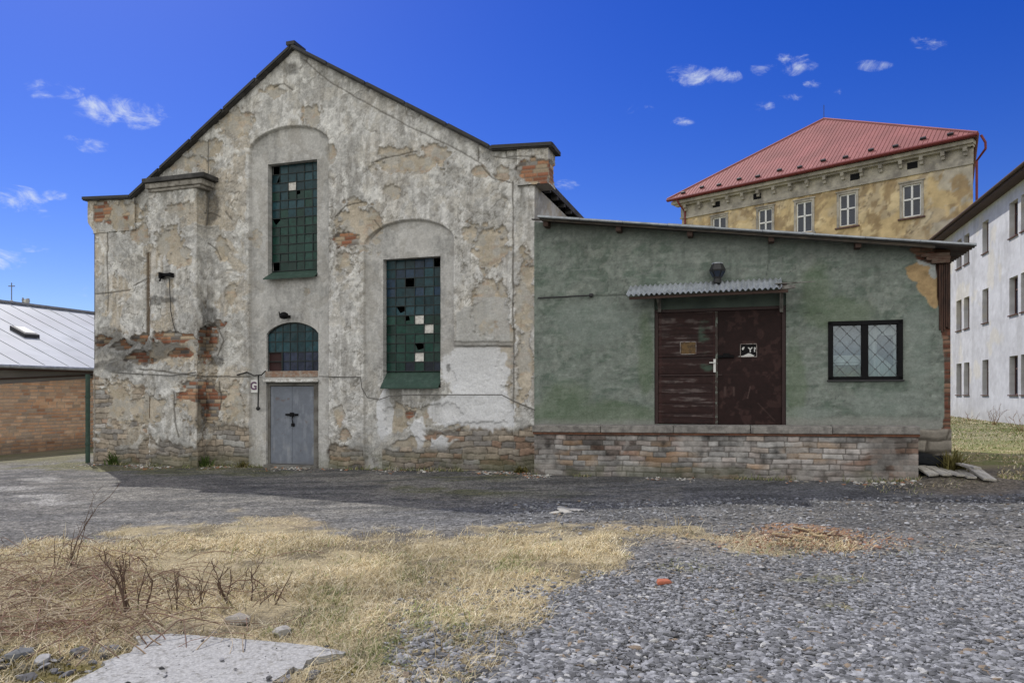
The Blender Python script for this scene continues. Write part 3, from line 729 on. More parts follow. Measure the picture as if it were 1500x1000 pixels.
mb.build('lintel', mat('whitewashed_ledge', (.62, .62, .60), .9, color2=(.34, .32, .29), vscale=18, c2scale=7, bump=.6), door, HO, .015)
# ------------------------------------------------------------------ THE GREEN LEAN-TO
OA = .03
as0, as1 = .004, HALL.s(1393, OA)
AO = (4.2, 0.0, .05)
annex = thing('green_annex', 'low green annex with sloping tin roof, maroon double doors and brick loading platform', 'building', HALL.world(AO[0], 0, AO[2]), HALL.rot)
RO = .36
rA, rB = PX(788, 316.5, RO), PX(1431, 357.5, RO)
def roof_z(S): return rA[1] + (rB[1] - rA[1]) * (S - rA[0]) / (rB[0] - rA[0])

def annex_fn(S, Z, px, py):
    wx = fbm(S * 1.2, Z * 1.2, 4, 301) - .5; Sw, Zw = S + .6 * wx, Z + .5 * wx
    A = fbm(Sw * 1.3, Zw * 1.6, 5, 302); B = fbm(Sw * 3.4, Zw * 4.2, 5, 303); E = fbm(S * 13, Z * 13, 4, 304); K = fbm(S * 1.5, Z * 7, 4, 305)
    wob = 14 * (fbm(S * 3, Z * 3, 4, 306) - .5); edge = .5 * (fbm(S * 4, Z * 4, 4, 307) - .5)
    col = np.array([.185, .212, .188]) + 0 * A[..., None]
    col = mixc(col, (.195, .225, .198), sst(.42, .60, A)); col = mixc(col, (.115, .15, .122), sst(.52, .66, B) * .7)
    col = mixc(col, (.225, .25, .225), sst(.54, .66, K) * .45)
    scr = sst(.60, .66, fbm(S * 2.5, Z * 16, 4, 308)); col = mixc(col, (.30, .33, .30), scr * .35)
    scr = sst(.62, .66, fbm(S * 3.5 + 8, Z * 12, 4, 309)); col = mixc(col, (.10, .14, .11), scr * .4)
    drip = sst(.56, .64, fbm(S * 5, Z * .35, 4, 310)); col = mixc(col, (.105, .125, .108), drip * .4 * sst(1.9, .2, roof_z(S) - Z))
    for sc, sd in ((1.6, 311), (3.2, 312)):
        r = abs(fbm(Sw * sc, Zw * sc, 4, sd) - .5); col = mixc(col, (.075, .09, .078), (1 - sst(.002, .007, r)) * sst(.5, .55, fbm(S * .8, Z * .8, 3, sd + 5)) * .5)
    fl = sst(.66, .68, fbm(Sw * 4.5, Zw * 4.5, 5, 316)); col = mixc(col, (.33, .345, .31), fl * .25)
    col = col * (1 + .7 * (E - .5))[..., None]
    d = .010 * (A - .5) + .006 * (B - .5) + .004 * (K - .5)
    # greener algae at the foot and by the window
    al = sst(.0, .5, blobs(px + wob, py + wob, [(840, 606, 90, 26), (900, 604, 90, 22), (1230, 460, 60, 34), (1195, 430, 30, 60), (830, 590, 50, 40), (1165, 560, 20, 80), (945, 520, 16, 80)]) + edge)
    col = mixc(col, (.12, .165, .095), al * .5)
    gl = sst(.0, .4, blobs(px + wob, py + wob, [(1300, 590, 70, 26), (1345, 500, 26, 70), (1190, 605, 40, 14), (870, 470, 70, 40)]) + edge); col = mixc(col, (.245, .285, .26), gl * .45)
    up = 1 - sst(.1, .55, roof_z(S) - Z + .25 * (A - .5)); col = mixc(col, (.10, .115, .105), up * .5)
    foot = sst(610, 622, py + 6 * (B - .5)); col = mixc(col, (.27, .27, .25), foot * .6 * (px < 965))
    col = mixc(col, (.28, .28, .26), sst(606, 618, py + 10 * (B - .5)) * (px > 1150) * .7)
    # cracks
    for pl, w in (([(1125, 352), (1127, 380), (1122, 405)], .7), ([(788, 437), (865, 433), (930, 432)], 1.0), ([(1155, 400), (1168, 392)], .5), ([(1270, 350), (1300, 356), (1345, 366)], .8), ([(1150, 455), (1205, 460)], .5)):
        dd = polydist(px + .3 * wob, py + .3 * wob, pl); m = 1 - sst(w * .5, w * 1.6, dd); col = mixc(col, (.07, .08, .07), m * .7); d = d - .008 * m
    # fallen render near the corner
    bo = blobs(px + wob, py + wob * .6, [(1347, 398, 20, 16), (1360, 415, 16, 22), (1368, 428, 12, 24)]) + edge * .6; m = sst(.02, .10, bo)
    oc = np.array([.38, .27, .145]) * (.6 + .8 * fbm(S * 7, Z * 7, 4, 320))[..., None]
    col = mixc(col, oc, m); d = d - .012 * m
    bo = blobs(px + wob, py + wob * .6, [(1358, 382, 16, 8), (1370, 392, 9, 18)]) + edge * .6; m = sst(.02, .12, bo); col = mixc(col, (.36, .38, .37), m)
    # the bricks and planks at the top corner
    a, b, q = masonry(S, Z, .075, .25, 330, .02, .3)
    br = np.array([.15, .065, .045]) + 0 * A[..., None]; br = mixc(br, (.22, .13, .09), sst(.5, .6, a)); br = mixc(br, (.10, .08, .07), sst(.8, .85, a)) * (.7 + .5 * b)[..., None]
    br = mixc(br, (.09, .075, .06), (1 - sst(.004, .013, q)) * .9); bh = .015 * sst(0, .015, q)
    bo = blobs(px + wob * .5, py + wob * .4, [(1375, 374, 36, 13), (1352, 366, 20, 7)]) + edge * .5; m = sst(.0, .08, bo)
    col = mixc(col, br, m); d = d * (1 - m) + m * (-.03 + bh)
    # corner: ragged end of the render, timber above and dark brick below
    xe = np.interp(py, [360, 400, 430, 470, 500, 560, 600, 626, 660, 700], [1368, 1372, 1374, 1379, 1382, 1384, 1384, 1382, 1345, 1345]) + 4 * (fbm(Z * 3, Z * 0 + 2, 4, 340) - .5)
    m = sst(-.6, .6, px - xe)
    wood = np.array([.085, .045, .03]) * (.5 + 1.0 * fbm(S * 40, Z * 1.5, 4, 341))[..., None]
    low = sst(-6, 6, py - 478 + 20 * (fbm(S * 8, Z * 3, 2, 342) - .5))
    cc = wood * (1 - low)[..., None] + br * low[..., None]
    col = mixc(col, cc, m); d = d * (1 - m) + m * (-.045 + bh * low)
    # stone foot and the tarred strip under it
    a2, b2, q2 = masonry(S, Z, .20, .42, 350, .06, .6)
    st = np.array([.27, .245, .21]) * (.6 + .6 * a2)[..., None] * (.75 + .5 * E)[..., None]; st = mixc(st, (.07, .06, .05), (1 - sst(.006, .02, q2)) * .8)
    m = sst(-1, 2, py - 628 - 3 * (B - .5)) * (px > 1340); col = mixc(col, st, m); d = d * (1 - m) + m * (.01 + .04 * sst(0, .05, q2))
    m = sst(-1, 1.5, py - np.interp(px, [1345, 1365, 1395], [660, 665, 670]) - 5 * (B - .5)) * (px > 1340); col = mixc(col, (.022, .024, .028), m); d = d - .03 * m
    return col, d

A_DOOR = (HALL.s(958.5, OA), HALL.s(1151.5, OA), HALL.z(1055, 622, OA), HALL.z(1055, 433, OA), .12)
A_WIN = (HALL.s(1213, OA), HALL.s(1322.5, OA), HALL.z(1267, 556, OA), HALL.z(1267, 469.5, OA), .16)
pt = Patch()
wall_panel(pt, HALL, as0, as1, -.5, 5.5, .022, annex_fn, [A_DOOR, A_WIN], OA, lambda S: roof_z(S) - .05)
c0 = (.15, .10, .08)
pt.quad([(as1, -OA + .03, -.5), (as1, 8, -.5), (as1, 8, roof_z(as1) - .06), (as1, -OA + .03, roof_z(as1) - .06)], c0)
pt.quad([(as0, 8, -.5), (as0, 8, roof_z(as0) - .06), (as1, 8, roof_z(as1) - .06), (as1, 8, -.5)], c0)
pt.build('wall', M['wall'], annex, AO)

# tin roof, corrugated along the fall, with its edge trim and purlin ends
yv = np.arange(-RO, 8.2, .022); sv = np.array([rA[0], (rA[0] + rB[0]) / 2, rB[0]])
Yg, Sg = np.meshgrid(yv, sv, indexing='ij')
Zg = roof_z(Sg) - .014 + .022 * np.sin(2 * PI * Yg / .17)
pt = Patch(); one = np.ones(Yg.shape + (3,))
pt.grid(np.stack([Sg, Yg, Zg], -1), one); pt.grid(np.stack([Sg, Yg, Zg - .006], -1)[::-1], one)
roofA = pt.build('roof', mat('old_tin', (.13, .125, .12), .7, .2, color2=(.09, .06, .045), vscale=3, c2scale=1.5, bump=.1), annex, AO)
mb = MB(); n = 9
for k in range(n):
    a, b = rA[0] + (rB[0] - rA[0]) * k / n, rA[0] + (rB[0] - rA[0]) * (k + 1) / n - .008
    e = .012 * random.random()
    mb.hexa([(a, -RO - .03, roof_z(a) - .022), (b, -RO - .03, roof_z(b) - .022), (b, -RO + .03, roof_z(b) - .035), (a, -RO + .03, roof_z(a) - .035), (a, -RO - .03, roof_z(a) + .004 + e), (b, -RO - .03, roof_z(b) + .004 + e), (b, -RO + .10, roof_z(b) + .012 + e), (a, -RO + .10, roof_z(a) + .012 + e)])
mb.build('edge_trim', M['zinc'], roofA, AO)
mb = MB(); a, b = as0 + .02, as1 - .3
mb.hexa([(a, -RO + .06, roof_z(a) - .07), (b, -RO + .06, roof_z(b) - .10), (b, -RO + .10, roof_z(b) - .10), (a, -RO + .10, roof_z(a) - .07), (a, -RO + .06, roof_z(a) - .045), (b, -RO + .06, roof_z(b) - .045), (b, -RO + .10, roof_z(b) - .045), (a, -RO + .10, roof_z(a) - .045)])
mb.build('underside_strip', mat('dark_underside', (.055, .05, .045), .9, color2=(.11, .09, .07), vscale=6, c2scale=4, stretch=(1, 8, 8)), roofA, AO)  # dark strip put in for the shaded underside; the edge has no board
for p in (798, 905, 1010, 1130, 1258):
    s = HALL.s(p, .3); mb = MB(); z = roof_z(s) - .05
    mb.box(s - .05, s + .05, -RO + .11, -.0, z - .12, z); mb.build('rafter', M['soffit'], annex, AO, .008)
mb = MB(); s = HALL.s(1380, .1)
for k, (ds, dz, ln) in enumerate(((-.32, -.13, .44), (-.24, -.19, .37), (-.16, -.25, .28))):
    mb.box(s + ds, s + ds + ln, -.10 - .01 * k, -OA - .005, roof_z(s) + dz - .06, roof_z(s) + dz)
mb.build('eave_plank', mat('eave_brown', (.10, .055, .04), .85, color2=(.17, .13, .10), vscale=9, c2scale=6, stretch=(1, 5, 5), bump=.4), annex, AO, .006)
# timber corner post
mb = MB(); s0, s1 = HALL.s(1375.5, .04), HALL.s(1392, .04); zt_ = roof_z(s1) - .30; zb_ = HALL.z(1384, 478, .04)
n = 5
for k in range(n):
    a, b = s0 + (s1 - s0) * k / n, s0 + (s1 - s0) * (k + 1) / n - .006
    mb.box(a, b, -OA - .012 - .012 * random.random(), .05, zb_ - .1 * random.random(), zt_)
mb.build('corner_post', mat('post_timber', (.075, .038, .026), .8, color2=(.03, .018, .014), vscale=5, c2scale=4, stretch=(8, 8, 1), bump=.5), annex, AO, .006)

# loading platform
DO = .45
dl, dr = HALL.s(783, DO), HALL.s(1345, DO)
def dock_top(S): return HALL.z(783, 628, DO) + (HALL.z(1345, 631, DO) - HALL.z(783, 628, DO)) * (S - dl) / (dr - dl)
def dock_fn(S, Z, px, py):
    rel = dock_top(S) - Z
    a, b, q = masonry(S, rel, .100, .33, 400, .03, .6)
    E = fbm(S * 9, Z * 9, 4, 401); A = fbm(S * 1.1, Z * 1.8, 4, 402); wash = sst(.42, .58, fbm(S * .9 + 5, Z * 1.5, 4, 403))
    br = np.array([.31, .255, .23]) + 0 * a[..., None]
    br = mixc(br, (.37, .355, .34), sst(.3, .4, a)); br = mixc(br, (.28, .19, .15), sst(.60, .66, a)); br = mixc(br, (.37, .25, .165), sst(.83, .86, a)); br = mixc(br, (.21, .19, .18), sst(.90, .93, a))
    br = mixc(br, (.46, .45, .44), wash * .6) * (.5 + .65 * b + 1.1 * (E - .5))[..., None]
    m = 1 - sst(.004, .014, q); br = mixc(br, (.09, .08, .07), m * .85)
    d = .02 * sst(0, .016, q) * (.6 + .4 * b)
    smear = sst(.56, .62, fbm(S * 2.2, Z * 3, 5, 405)); br = mixc(br, np.array([.38, .36, .34]) * (.7 + .5 * E)[..., None], smear * .55); d = d * (1 - .5 * smear) + .010 * smear
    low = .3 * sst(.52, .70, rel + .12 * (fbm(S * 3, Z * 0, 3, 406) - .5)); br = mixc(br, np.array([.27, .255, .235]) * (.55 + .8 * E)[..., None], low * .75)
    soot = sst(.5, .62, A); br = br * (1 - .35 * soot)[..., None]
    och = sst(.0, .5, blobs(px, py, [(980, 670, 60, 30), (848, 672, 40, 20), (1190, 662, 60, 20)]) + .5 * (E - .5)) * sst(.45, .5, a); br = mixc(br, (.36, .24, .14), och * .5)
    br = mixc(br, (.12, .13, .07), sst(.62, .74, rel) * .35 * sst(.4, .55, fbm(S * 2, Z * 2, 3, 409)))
    up = 1 - sst(.0, .10, rel); br = br * (1 - .3 * up)[..., None]  # shadow under the overhanging slab put into the brick colour
    return br, d
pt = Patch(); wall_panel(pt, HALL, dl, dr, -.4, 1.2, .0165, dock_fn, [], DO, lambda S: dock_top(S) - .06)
zv = linegrid(-.4, 1.0, .03)
for sx, rev in ((dl, False), (dr, True)):
    U, Zb = np.meshgrid(np.linspace(-DO, -.05, 14), zv, indexing='ij'); Zb = np.minimum(Zb, dock_top(sx) - .06); a, b = HALL.proj(sx + 0 * U, -U, Zb); c, d = dock_fn(sx + U * 1.0 + 4, Zb, a, b)
    V3 = np.stack([sx + 0 * U, U, Zb], -1); pt.grid(V3 if rev else V3[:, ::-1], c)
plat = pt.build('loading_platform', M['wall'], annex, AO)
mb = MB(); n = 5
for k in range(n):
    a, b = dl - .03 + (dr - dl + .06) * k / n, dl - .03 + (dr - dl + .06) * (k + 1) / n - .01
    e = .012 * (random.random() - .5)
    za, zb = dock_top(a) + e, dock_top(b) + e
    mb.hexa([(a, -DO - .07, za - .058), (b, -DO - .07, zb - .058), (b, -OA - .012, zb - .058), (a, -OA - .012, za - .058), (a, -DO - .07, za + .075), (b, -DO - .07, zb + .075), (b, -OA - .012, zb + .085), (a, -OA - .012, za + .085)])
mb.build('top_slab', M['slab'], plat, AO, .012)
mb = MB(); mb.hexa([(dl - .02, -DO - .045, dock_top(dl) - .1), (dr + .02, -DO - .045, dock_top(dr) - .1), (dr + .02, -DO + .05, dock_top(dr) - .1), (dl - .02, -DO + .05, dock_top(dl) - .1), (dl - .02, -DO - .045, dock_top(dl) - .06), (dr + .02, -DO - .045, dock_top(dr) - .06), (dr + .02, -DO + .05, dock_top(dr) - .06), (dl - .02, -DO + .05, dock_top(dl) - .06)])
mb.build('steel_edge', M['rust'], plat, AO)

# the brown double doors
s0, s1, zb_, zt_ = A_DOOR[0], A_DOOR[1], A_DOOR[2], A_DOOR[3]
zl = HALL.z(1055, 455, OA); yF = .03
zsl = dock_top((s0 + s1) / 2) + .09
fr = MB(); fw = .07
fr.box(s0, s0 + fw, yF - .03, yF + .06, zsl - .02, zl); fr.box(s1 - fw, s1, yF - .03, yF + .06, zsl - .02, zl); fr.box(s0, s1, yF - .03, yF + .06, zl, zl + .06)
door = fr.build('door', M['maroonframe'], annex, AO, .006); door['label'] = 'dark maroon timber double door above the platform'
mb = MB(); mb.box(s0, s1, yF - .012, yF + .03, zl + .06, zt_); mb.build('board', mat('green_board', (.095, .125, .105), .85, color2=(.06, .08, .07), vscale=6, c2scale=3), door, AO)
lm = HALL.s(1049.5, OA - .03)
zr = [HALL.z(1000, q, OA - .03) for q in (524, 549)]
def leafL(S, Z, px, py):
    a = fbm(S * 1.3, Z * 26, 5, 501); b = fbm(S * 3, Z * 9, 5, 502)
    c = np.array([.030, .014, .013]) * (.6 + .8 * a)[..., None]; d = .010 * (a - .5)
    c = mixc(c, (.13, .105, .10), sst(.54, .64, a) * sst(.38, .56, b) * .75); c = mixc(c, (.022, .012, .012), sst(.60, .66, b) * .6)
    c = mixc(c, (.06, .095, .07), sst(.2, .6, blobs(px, py, [(1032, 490, 14, 40), (1036, 535, 16, 14)])) * sst(.4, .6, b) * .8)
    q = abs(np.mod(Z - zsl, .19) - .0); m = 1 - sst(.004, .012, q); c = mixc(c, (.015, .01, .01), m * .6); d = d - .006 * m
    for z in zr: m = 1 - sst(.012, .022, abs(Z - z)); c = mixc(c, (.02, .012, .012), m * .8); d = d - .012 * m
    m = 1 - sst(.06, .07, np.minimum(S - (s0 + fw), lm - S)); d = d + .012 * m; c = mixc(c, (.05, .022, .02), m * .5)
    return c, d
def leafR(S, Z, px, py):
    a = fbm(S * 2, Z * 2, 5, 511); b = fbm(S * 7, Z * 7, 4, 512)
    c = np.array([.020, .0085, .0080]) * (.75 + .5 * a)[..., None]; c = mixc(c, (.085, .045, .04), sst(.58, .66, b) * .3)
    for x in (1062, 1075): m = (1 - sst(1.2, 2, abs(px - x))) * (1 - sst(6, 8, abs(py - 573))); c = mixc(c, (.10, .065, .058), m * .5)
    dd = polydist(px, py, [(1095, 583), (1099, 566)]); c = mixc(c, (.15, .10, .09), (1 - sst(.4, 1.1, dd)) * .45)
    dd = polydist(px, py, [(1110, 590), (1135, 616)]); c = mixc(c, (.11, .07, .06), (1 - sst(.3, 1.0, dd)) * .35)
    for z in zr: m = 1 - sst(.006, .012, abs(Z - z)); c = mixc(c, (.03, .014, .013), m * .6)
    return c, .003 * (a - .5)
for a, b, f in ((s0 + fw + .004, lm - .004, leafL), (lm + .004, s1 - fw - .004, leafR)):
    pt = Patch(); wall_panel(pt, HALL, a, b, zsl, zl - .006, .012, f, [], -yF)
    pt.quad([(a, yF, zsl), (a, yF + .05, zsl), (a, yF + .05, zl - .006), (a, yF, zl - .006)], (.03, .015, .014)); pt.quad([(b, yF, zsl), (b, yF, zl - .006), (b, yF + .05, zl - .006), (b, yF + .05, zsl)], (.03, .015, .014))
    pt.build('leaf', M['maroon'], door, AO)
def frame_plate(p0, p1, q0, q1, mplate, nm):
    a, b = HALL.s(p0, 0), HALL.s(p1, 0); z0, z1 = HALL.z((p0 + p1) / 2, q1, 0), HALL.z((p0 + p1) / 2, q0, 0); y = yF - .008
    mb = MB(); t = .014
    mb.box(a, b, y - .012, y + .02, z1 - t, z1); mb.box(a, b, y - .012, y + .02, z0, z0 + t); mb.box(a, a + t, y - .012, y + .02, z0, z1); mb.box(b - t, b, y - .012, y + .02, z0, z1)
    mb.build(nm + '_frame', mat('plate_frame', (.30, .27, .25), .8, color2=(.12, .08, .07), vscale=15, c2scale=12), door, AO)
    mb = MB(); mb.box(a + t, b - t, y - .003, y + .02, z0 + t, z1 - t); mb.build(nm, mplate, door, AO)
    return a, b, z0, z1, y
frame_plate(996, 1020, 500, 519, M['ochrepane'], 'peep_window')
a, b, z0, z1, y = frame_plate(1084, 1109, 503, 523, M['black'], 'sign_plate')

def text_mesh(body, size, ext, bold=0.0):
    cu = bpy.data.curves.new('lettering', 'FONT'); cu.body = body; cu.size = size; cu.extrude = ext; cu.offset = bold; cu.align_x = 'CENTER'; cu.align_y = 'CENTER'
    ob = bpy.data.objects.new('lettering', cu); C.objects.link(ob)
    me = bpy.data.meshes.new_from_object(ob.evaluated_get(bpy.context.evaluated_depsgraph_get()))
    bpy.data.objects.remove(ob); bpy.data.curves.remove(cu); me.materials.clear()
    return me
def text_part(body, size, s, y, z, m, parent, off, bold=0.0, ext=.002):
    me = text_mesh(body, size, ext, bold)
    me.transform(Matrix.Translation((s - off[0], y - off[1], z - off[2])) @ Matrix.Rotation(PI / 2, 4, 'X'))
    return link('lettering', me, m, parent)
text_part('Y', .125, a + .60 * (b - a), y - .008, (z0 + z1) / 2 + .005, M['whitemark'], door, AO, .004)
text_part('?', .115, a + .86 * (b - a), y - .008, (z0 + z1) / 2 + .010, M['whitemark'], door, AO, .005)
mb = MB()
def blot(pts): 
    mb.add([(a + (b - a) * u, y - .006, z0 + (z1 - z0) * v) for u, v in pts] + [(a + (b - a) * u, y - .001, z0 + (z1 - z0) * v) for u, v in pts], [tuple(range(len(pts)))[::-1] if False else tuple(range(len(pts)))] + [(i, i + len(pts), (i + 1) % len(pts) + len(pts), (i + 1) % len(pts)) for i in range(len(pts))])
blot([(.10, .62), (.14, .52), (.22, .58), (.28, .78), (.16, .74)])
blot([(-.15, .06), (.30, .03), (.55, .04), (.80, .05), (.84, .12), (.70, .20), (.62, .27), (.48, .29), (.36, .22), (.20, .13)])
mb.build('paint_blot', M['whitemark'], door, AO)
mb = MB(); hz = HALL.z(1047, 535, 0)
mb.box(lm - .055, lm - .012, yF - .045, yF - .0, hz - .13, hz + .12); mb.tube([(lm - .03, yF - .04, hz + .05), (lm - .03, yF - .085, hz + .05), (lm - .13, yF - .09, hz + .05)], .012, 6)
mb.build('handle', M['whitepaint'], door, AO, .006)
mb = MB(); zq = HALL.z(1070, 521, 0); mb.box(lm + .02, lm + .32, yF - .045, yF - .004, zq - .035, zq + .015); mb.box(lm + .12, lm + .24, yF - .06, yF - .004, zq - .03, zq + .05); mb.build('bolt', M['black'], door, AO, .006)
mb = MB(); mb.box(lm - .022, lm + .022, yF - .028, yF + .02, zsl, zl - .01); mb.build('cover_strip', mat('peeling_strip', (.05, .035, .03), .7, color2=(.17, .20, .17), vscale=12, c2scale=9, c2thr=(.5, .6)), door, AO, .004)
mb = MB(); mb.box(s0 + .1, lm + .1, yF - .022, yF, zr[1] - .015, zr[1] + .012); mb.build('rail', M['maroonframe'], door, AO)

# corrugated canopy over the doors
CO = .62
cL, cR = HALL.s(917, CO), HALL.s(1146, CO); zf = HALL.z(1030, 428.5, CO); zbk = HALL.z(1030, 421, 0) + .05
sl = (HALL.z(1146, 421.5, CO) - HALL.z(917, 432.5, CO)) / (cR - cL)
zf0 = HALL.z(917, 432.5, CO); D_ = (HALL.z(1030, 414, .05) - HALL.z(1030, 427.5, CO))
sv = np.linspace(cL, cR, 420); yv = np.linspace(-CO, -.05, 5)
Sg, Yg = np.meshgrid(sv, yv, indexing='ij')
ptch = (cR - cL) / 29
Zg = zf0 + sl * (Sg - cL) + D_ * (Yg + CO) / (CO - .05) + .020 * np.cos(2 * PI * (Sg - cL) / ptch)
pt = Patch(); one = np.ones(Sg.shape + (3,)); pt.grid(np.stack([Sg - .22 * (Yg + CO) * 0, Yg, Zg], -1), one); pt.grid(np.stack([Sg, Yg, Zg - .007], -1)[::-1], one)
can = pt.build('canopy', M['zinc'], annex, AO)
mb = MB()
zc_ = lambda s, y: zf0 + sl * (s - cL) + D_ * (y + CO) / (CO - .05) - .05
for y in (-CO + .06, -.12): mb.hexa([(cL + .05, y, zc_(cL, y) - .05), (cR + .1, y, zc_(cR, y) - .05), (cR + .1, y + .05, zc_(cR, y) - .05), (cL + .05, y + .05, zc_(cL, y) - .05), (cL + .05, y, zc_(cL, y)), (cR + .1, y, zc_(cR, y)), (cR + .1, y + .05, zc_(cR, y)), (cL + .05, y + .05, zc_(cL, y))])
mb.hexa([(cL + .25, -.14, zc_(cL, -.1) - .11), (cL + .6, -.14, zc_(cL, -.1) - .11), (cL + .6, -.04, zc_(cL, -.1) - .11), (cL + .25, -.04, zc_(cL, -.1) - .11), (cL + .25, -.14, zc_(cL, -.1) - .05), (cL + .6, -.14, zc_(cL, -.1) - .05), (cL + .6, -.04, zc_(cL, -.1) - .05), (cL + .25, -.04, zc_(cL, -.1) - .05)])
mb.build('batten', M['soffit'], can, AO)
for p in (962, 1146):
    s = HALL.s(p, .5); mb = MB(); z = zc_(s, -.5)
    mb.box(s - .03, s + .03, -.09, -OA - .002, HALL.z(p, 457, .08), z + .12); mb.hexa([(s - .02, -.09, HALL.z(p, 452, .08)), (s + .02, -.09, HALL.z(p, 452, .08)), (s + .02, -.05, HALL.z(p, 452, .08)), (s - .02, -.05, HALL.z(p, 452, .08)), (s - .02, -CO + .1, z - .02), (s + .02, -CO + .1, z - .02), (s + .02, -CO + .14, z - .0), (s - .02, -CO + .14, z - .0)])
    mb.build('bracket', M['framegrey'], can, AO, .004)
mb = MB(); z = HALL.z(1150, 414, .4)
mb.hexa([(cR - .12, -.5, z - .03), (cR + .55, -.42, z - .01), (cR + .5, -.25, z + .01), (cR - .12, -.2, z), (cR - .12, -.5, z - .015), (cR + .55, -.42, z + .005), (cR + .5, -.25, z + .025), (cR - .12, -.2, z + .015)])
mb.hexa([(cR - .05, -.56, z - .14), (cR + .22, -.56, z - .12), (cR + .22, -.48, z - .12), (cR - .05, -.48, z - .14), (cR - .05, -.56, z - .07), (cR + .22, -.56, z - .06), (cR + .22, -.48, z - .06), (cR - .05, -.48, z - .07)])
mb.build('loose_strip', mat('grey_strip', (.22, .215, .20), .8, color2=(.10, .09, .08), vscale=10, c2scale=7), can, AO)

# barred window
s0, s1, z0, z1 = A_WIN[:4]; y = .0
fr = MB(); fw = .085; sm = s0 + .50 * (s1 - s0)
fr.box(s0, s1, y - .06, y + .06, z1 - fw * .9, z1); fr.box(s0, s1, y - .06, y + .06, z0, z0 + fw * .7); fr.box(s0, s0 + fw, y - .06, y + .06, z0, z1); fr.box(s1 - fw, s1, y - .06, y + .06, z0, z1)
fr.box(sm - .055, sm + .055, y - .05, y + .06, z0, z1)
w = fr.build('window', M['black'], annex, AO, .006); w['label'] = 'black framed window of two panes behind a lattice grille'
gm = bpy.data.materials.new('clear_glass'); gm.use_nodes = True; N, L = nodes_of(gm); N.remove(N['Principled BSDF'])
tr = N.new('ShaderNodeBsdfTransparent'); tr.inputs[0].default_value = (.82, .86, .86, 1); gl = N.new('ShaderNodeBsdfGlossy'); gl.inputs['Roughness'].default_value = .03; gl.inputs['Color'].default_value = (.9, .95, 1, 1)
mx = N.new('ShaderNodeMixShader'); mx.inputs[0].default_value = .09; L.new(tr.outputs[0], mx.inputs[1]); L.new(gl.outputs[0], mx.inputs[2]); L.new(mx.outputs[0], N['Material Output'].inputs[0])
cur = mat('pale_reflection', (.42, .46, .48), .9, color2=(.56, .585, .59), vscale=4, c2scale=2.5, stretch=(6, 1, .6), bump=.1)
for a, b in ((s0 + fw, sm - .055), (sm + .055, s1 - fw)):
    mb = MB(); mb.box(a, b, y + .012, y + .017, z0 + fw * .7, z1 - fw * .9); mb.build('pane', gm, w, AO)
mb = MB(); zb0, zb1 = z0 + fw * .7, z1 - fw * .9; H_ = zb1 - zb0
mb.box(sm + .055, s1 - fw, y + .10, y + .12, zb0, zb1); mb.build('reflected_pale', cur, w, AO)  # pale sheet behind the glass, standing in for the outdoor reflection
mb = MB(); a, b = sm + .055, s1 - fw; mb.hexa([(a + .16, y + .09, zb0 + .45 * H_), (a + .42, y + .09, zb0 + .20 * H_), (a + .42, y + .098, zb0 + .20 * H_), (a + .16, y + .098, zb0 + .45 * H_), (a + .16, y + .09, zb0 + .80 * H_), (a + .42, y + .09, zb0 + .80 * H_), (a + .42, y + .098, zb0 + .80 * H_), (a + .16, y + .098, zb0 + .80 * H_)])
mb.build('reflected_patch', mat('blue_grey_reflection', (.13, .155, .18), .9), w, AO)  # darker blue patch of that reflection, put in as a thin sheet
mb = MB(); a, b = s0 + fw, sm - .055
mb.box(a, b, y + .11, y + .13, zb0 + .36 * H_, zb1); mb.build('blind', mat('grey_blue_reflection', (.15, .18, .22), .9, color2=(.30, .34, .38), vscale=3, c2scale=2), w, AO)  # no real blind: bluish part of the reflection made as a sheet
mb = MB(); mb.box(a, b, y + .08, y + .14, zb0 + .28 * H_, zb0 + .42 * H_); mb.box(a, b, y + .06, y + .14, zb0 + .23 * H_, zb0 + .27 * H_); mb.build('reflected_band', mat('band_reflection', (.52, .54, .54), .8), w, AO)  # white band of the reflection, modelled behind the glass
mb = MB(); mb.box(a, b, y + .10, y + .14, zb0, zb0 + .235 * H_); mb.build('reflected_grass', mat('straw_reflection', (.27, .235, .15), .9, color2=(.18, .17, .13), vscale=8, c2scale=6), w, AO)  # straw coloured strip standing in for reflected grass
mb = MB()
for a, b in ((s0 + fw, sm - .055), (sm + .055, s1 - fw)):
    cx = (b - a) / 2.0; cz = H_ / 3.55
    for sg in (1, -1):
        for k in range(-4, 6):
            # one bar of the lattice, clipped to the pane
            x0 = a + k * cx; pts = []
            for t in np.linspace(0, 1, 200):
                x = x0 + t * H_ / cz * cx if sg > 0 else x0 + cx * 4 - t * H_ / cz * cx
                if a <= x <= b: pts.append((x, y - .012, zb0 + t * H_))
            if len(pts) > 2: mb.tube([pts[0], pts[len(pts) // 2], pts[-1]], .0036, 5)
    for i in range(0, 5):
        for jz in range(0, 8):
            x = a + i * cx / 2; z = zb0 + jz * cz / 2
            if (i + jz) % 2 == 0 and a + .02 < x < b - .02 and zb0 < z < zb1: mb.box(x - .016, x + .016, y - .022, y - .004, z - .007, z + .007)
mb.build('grille', mat('grille_iron', (.15, .16, .17), .6), w, AO)
mb = MB(); mb.box(s0 - .02, s1 + .02, -OA - .05, .02, z0 - .03, z0 - .001); mb.build('sill', M['darkmetal'], w, AO, .004)

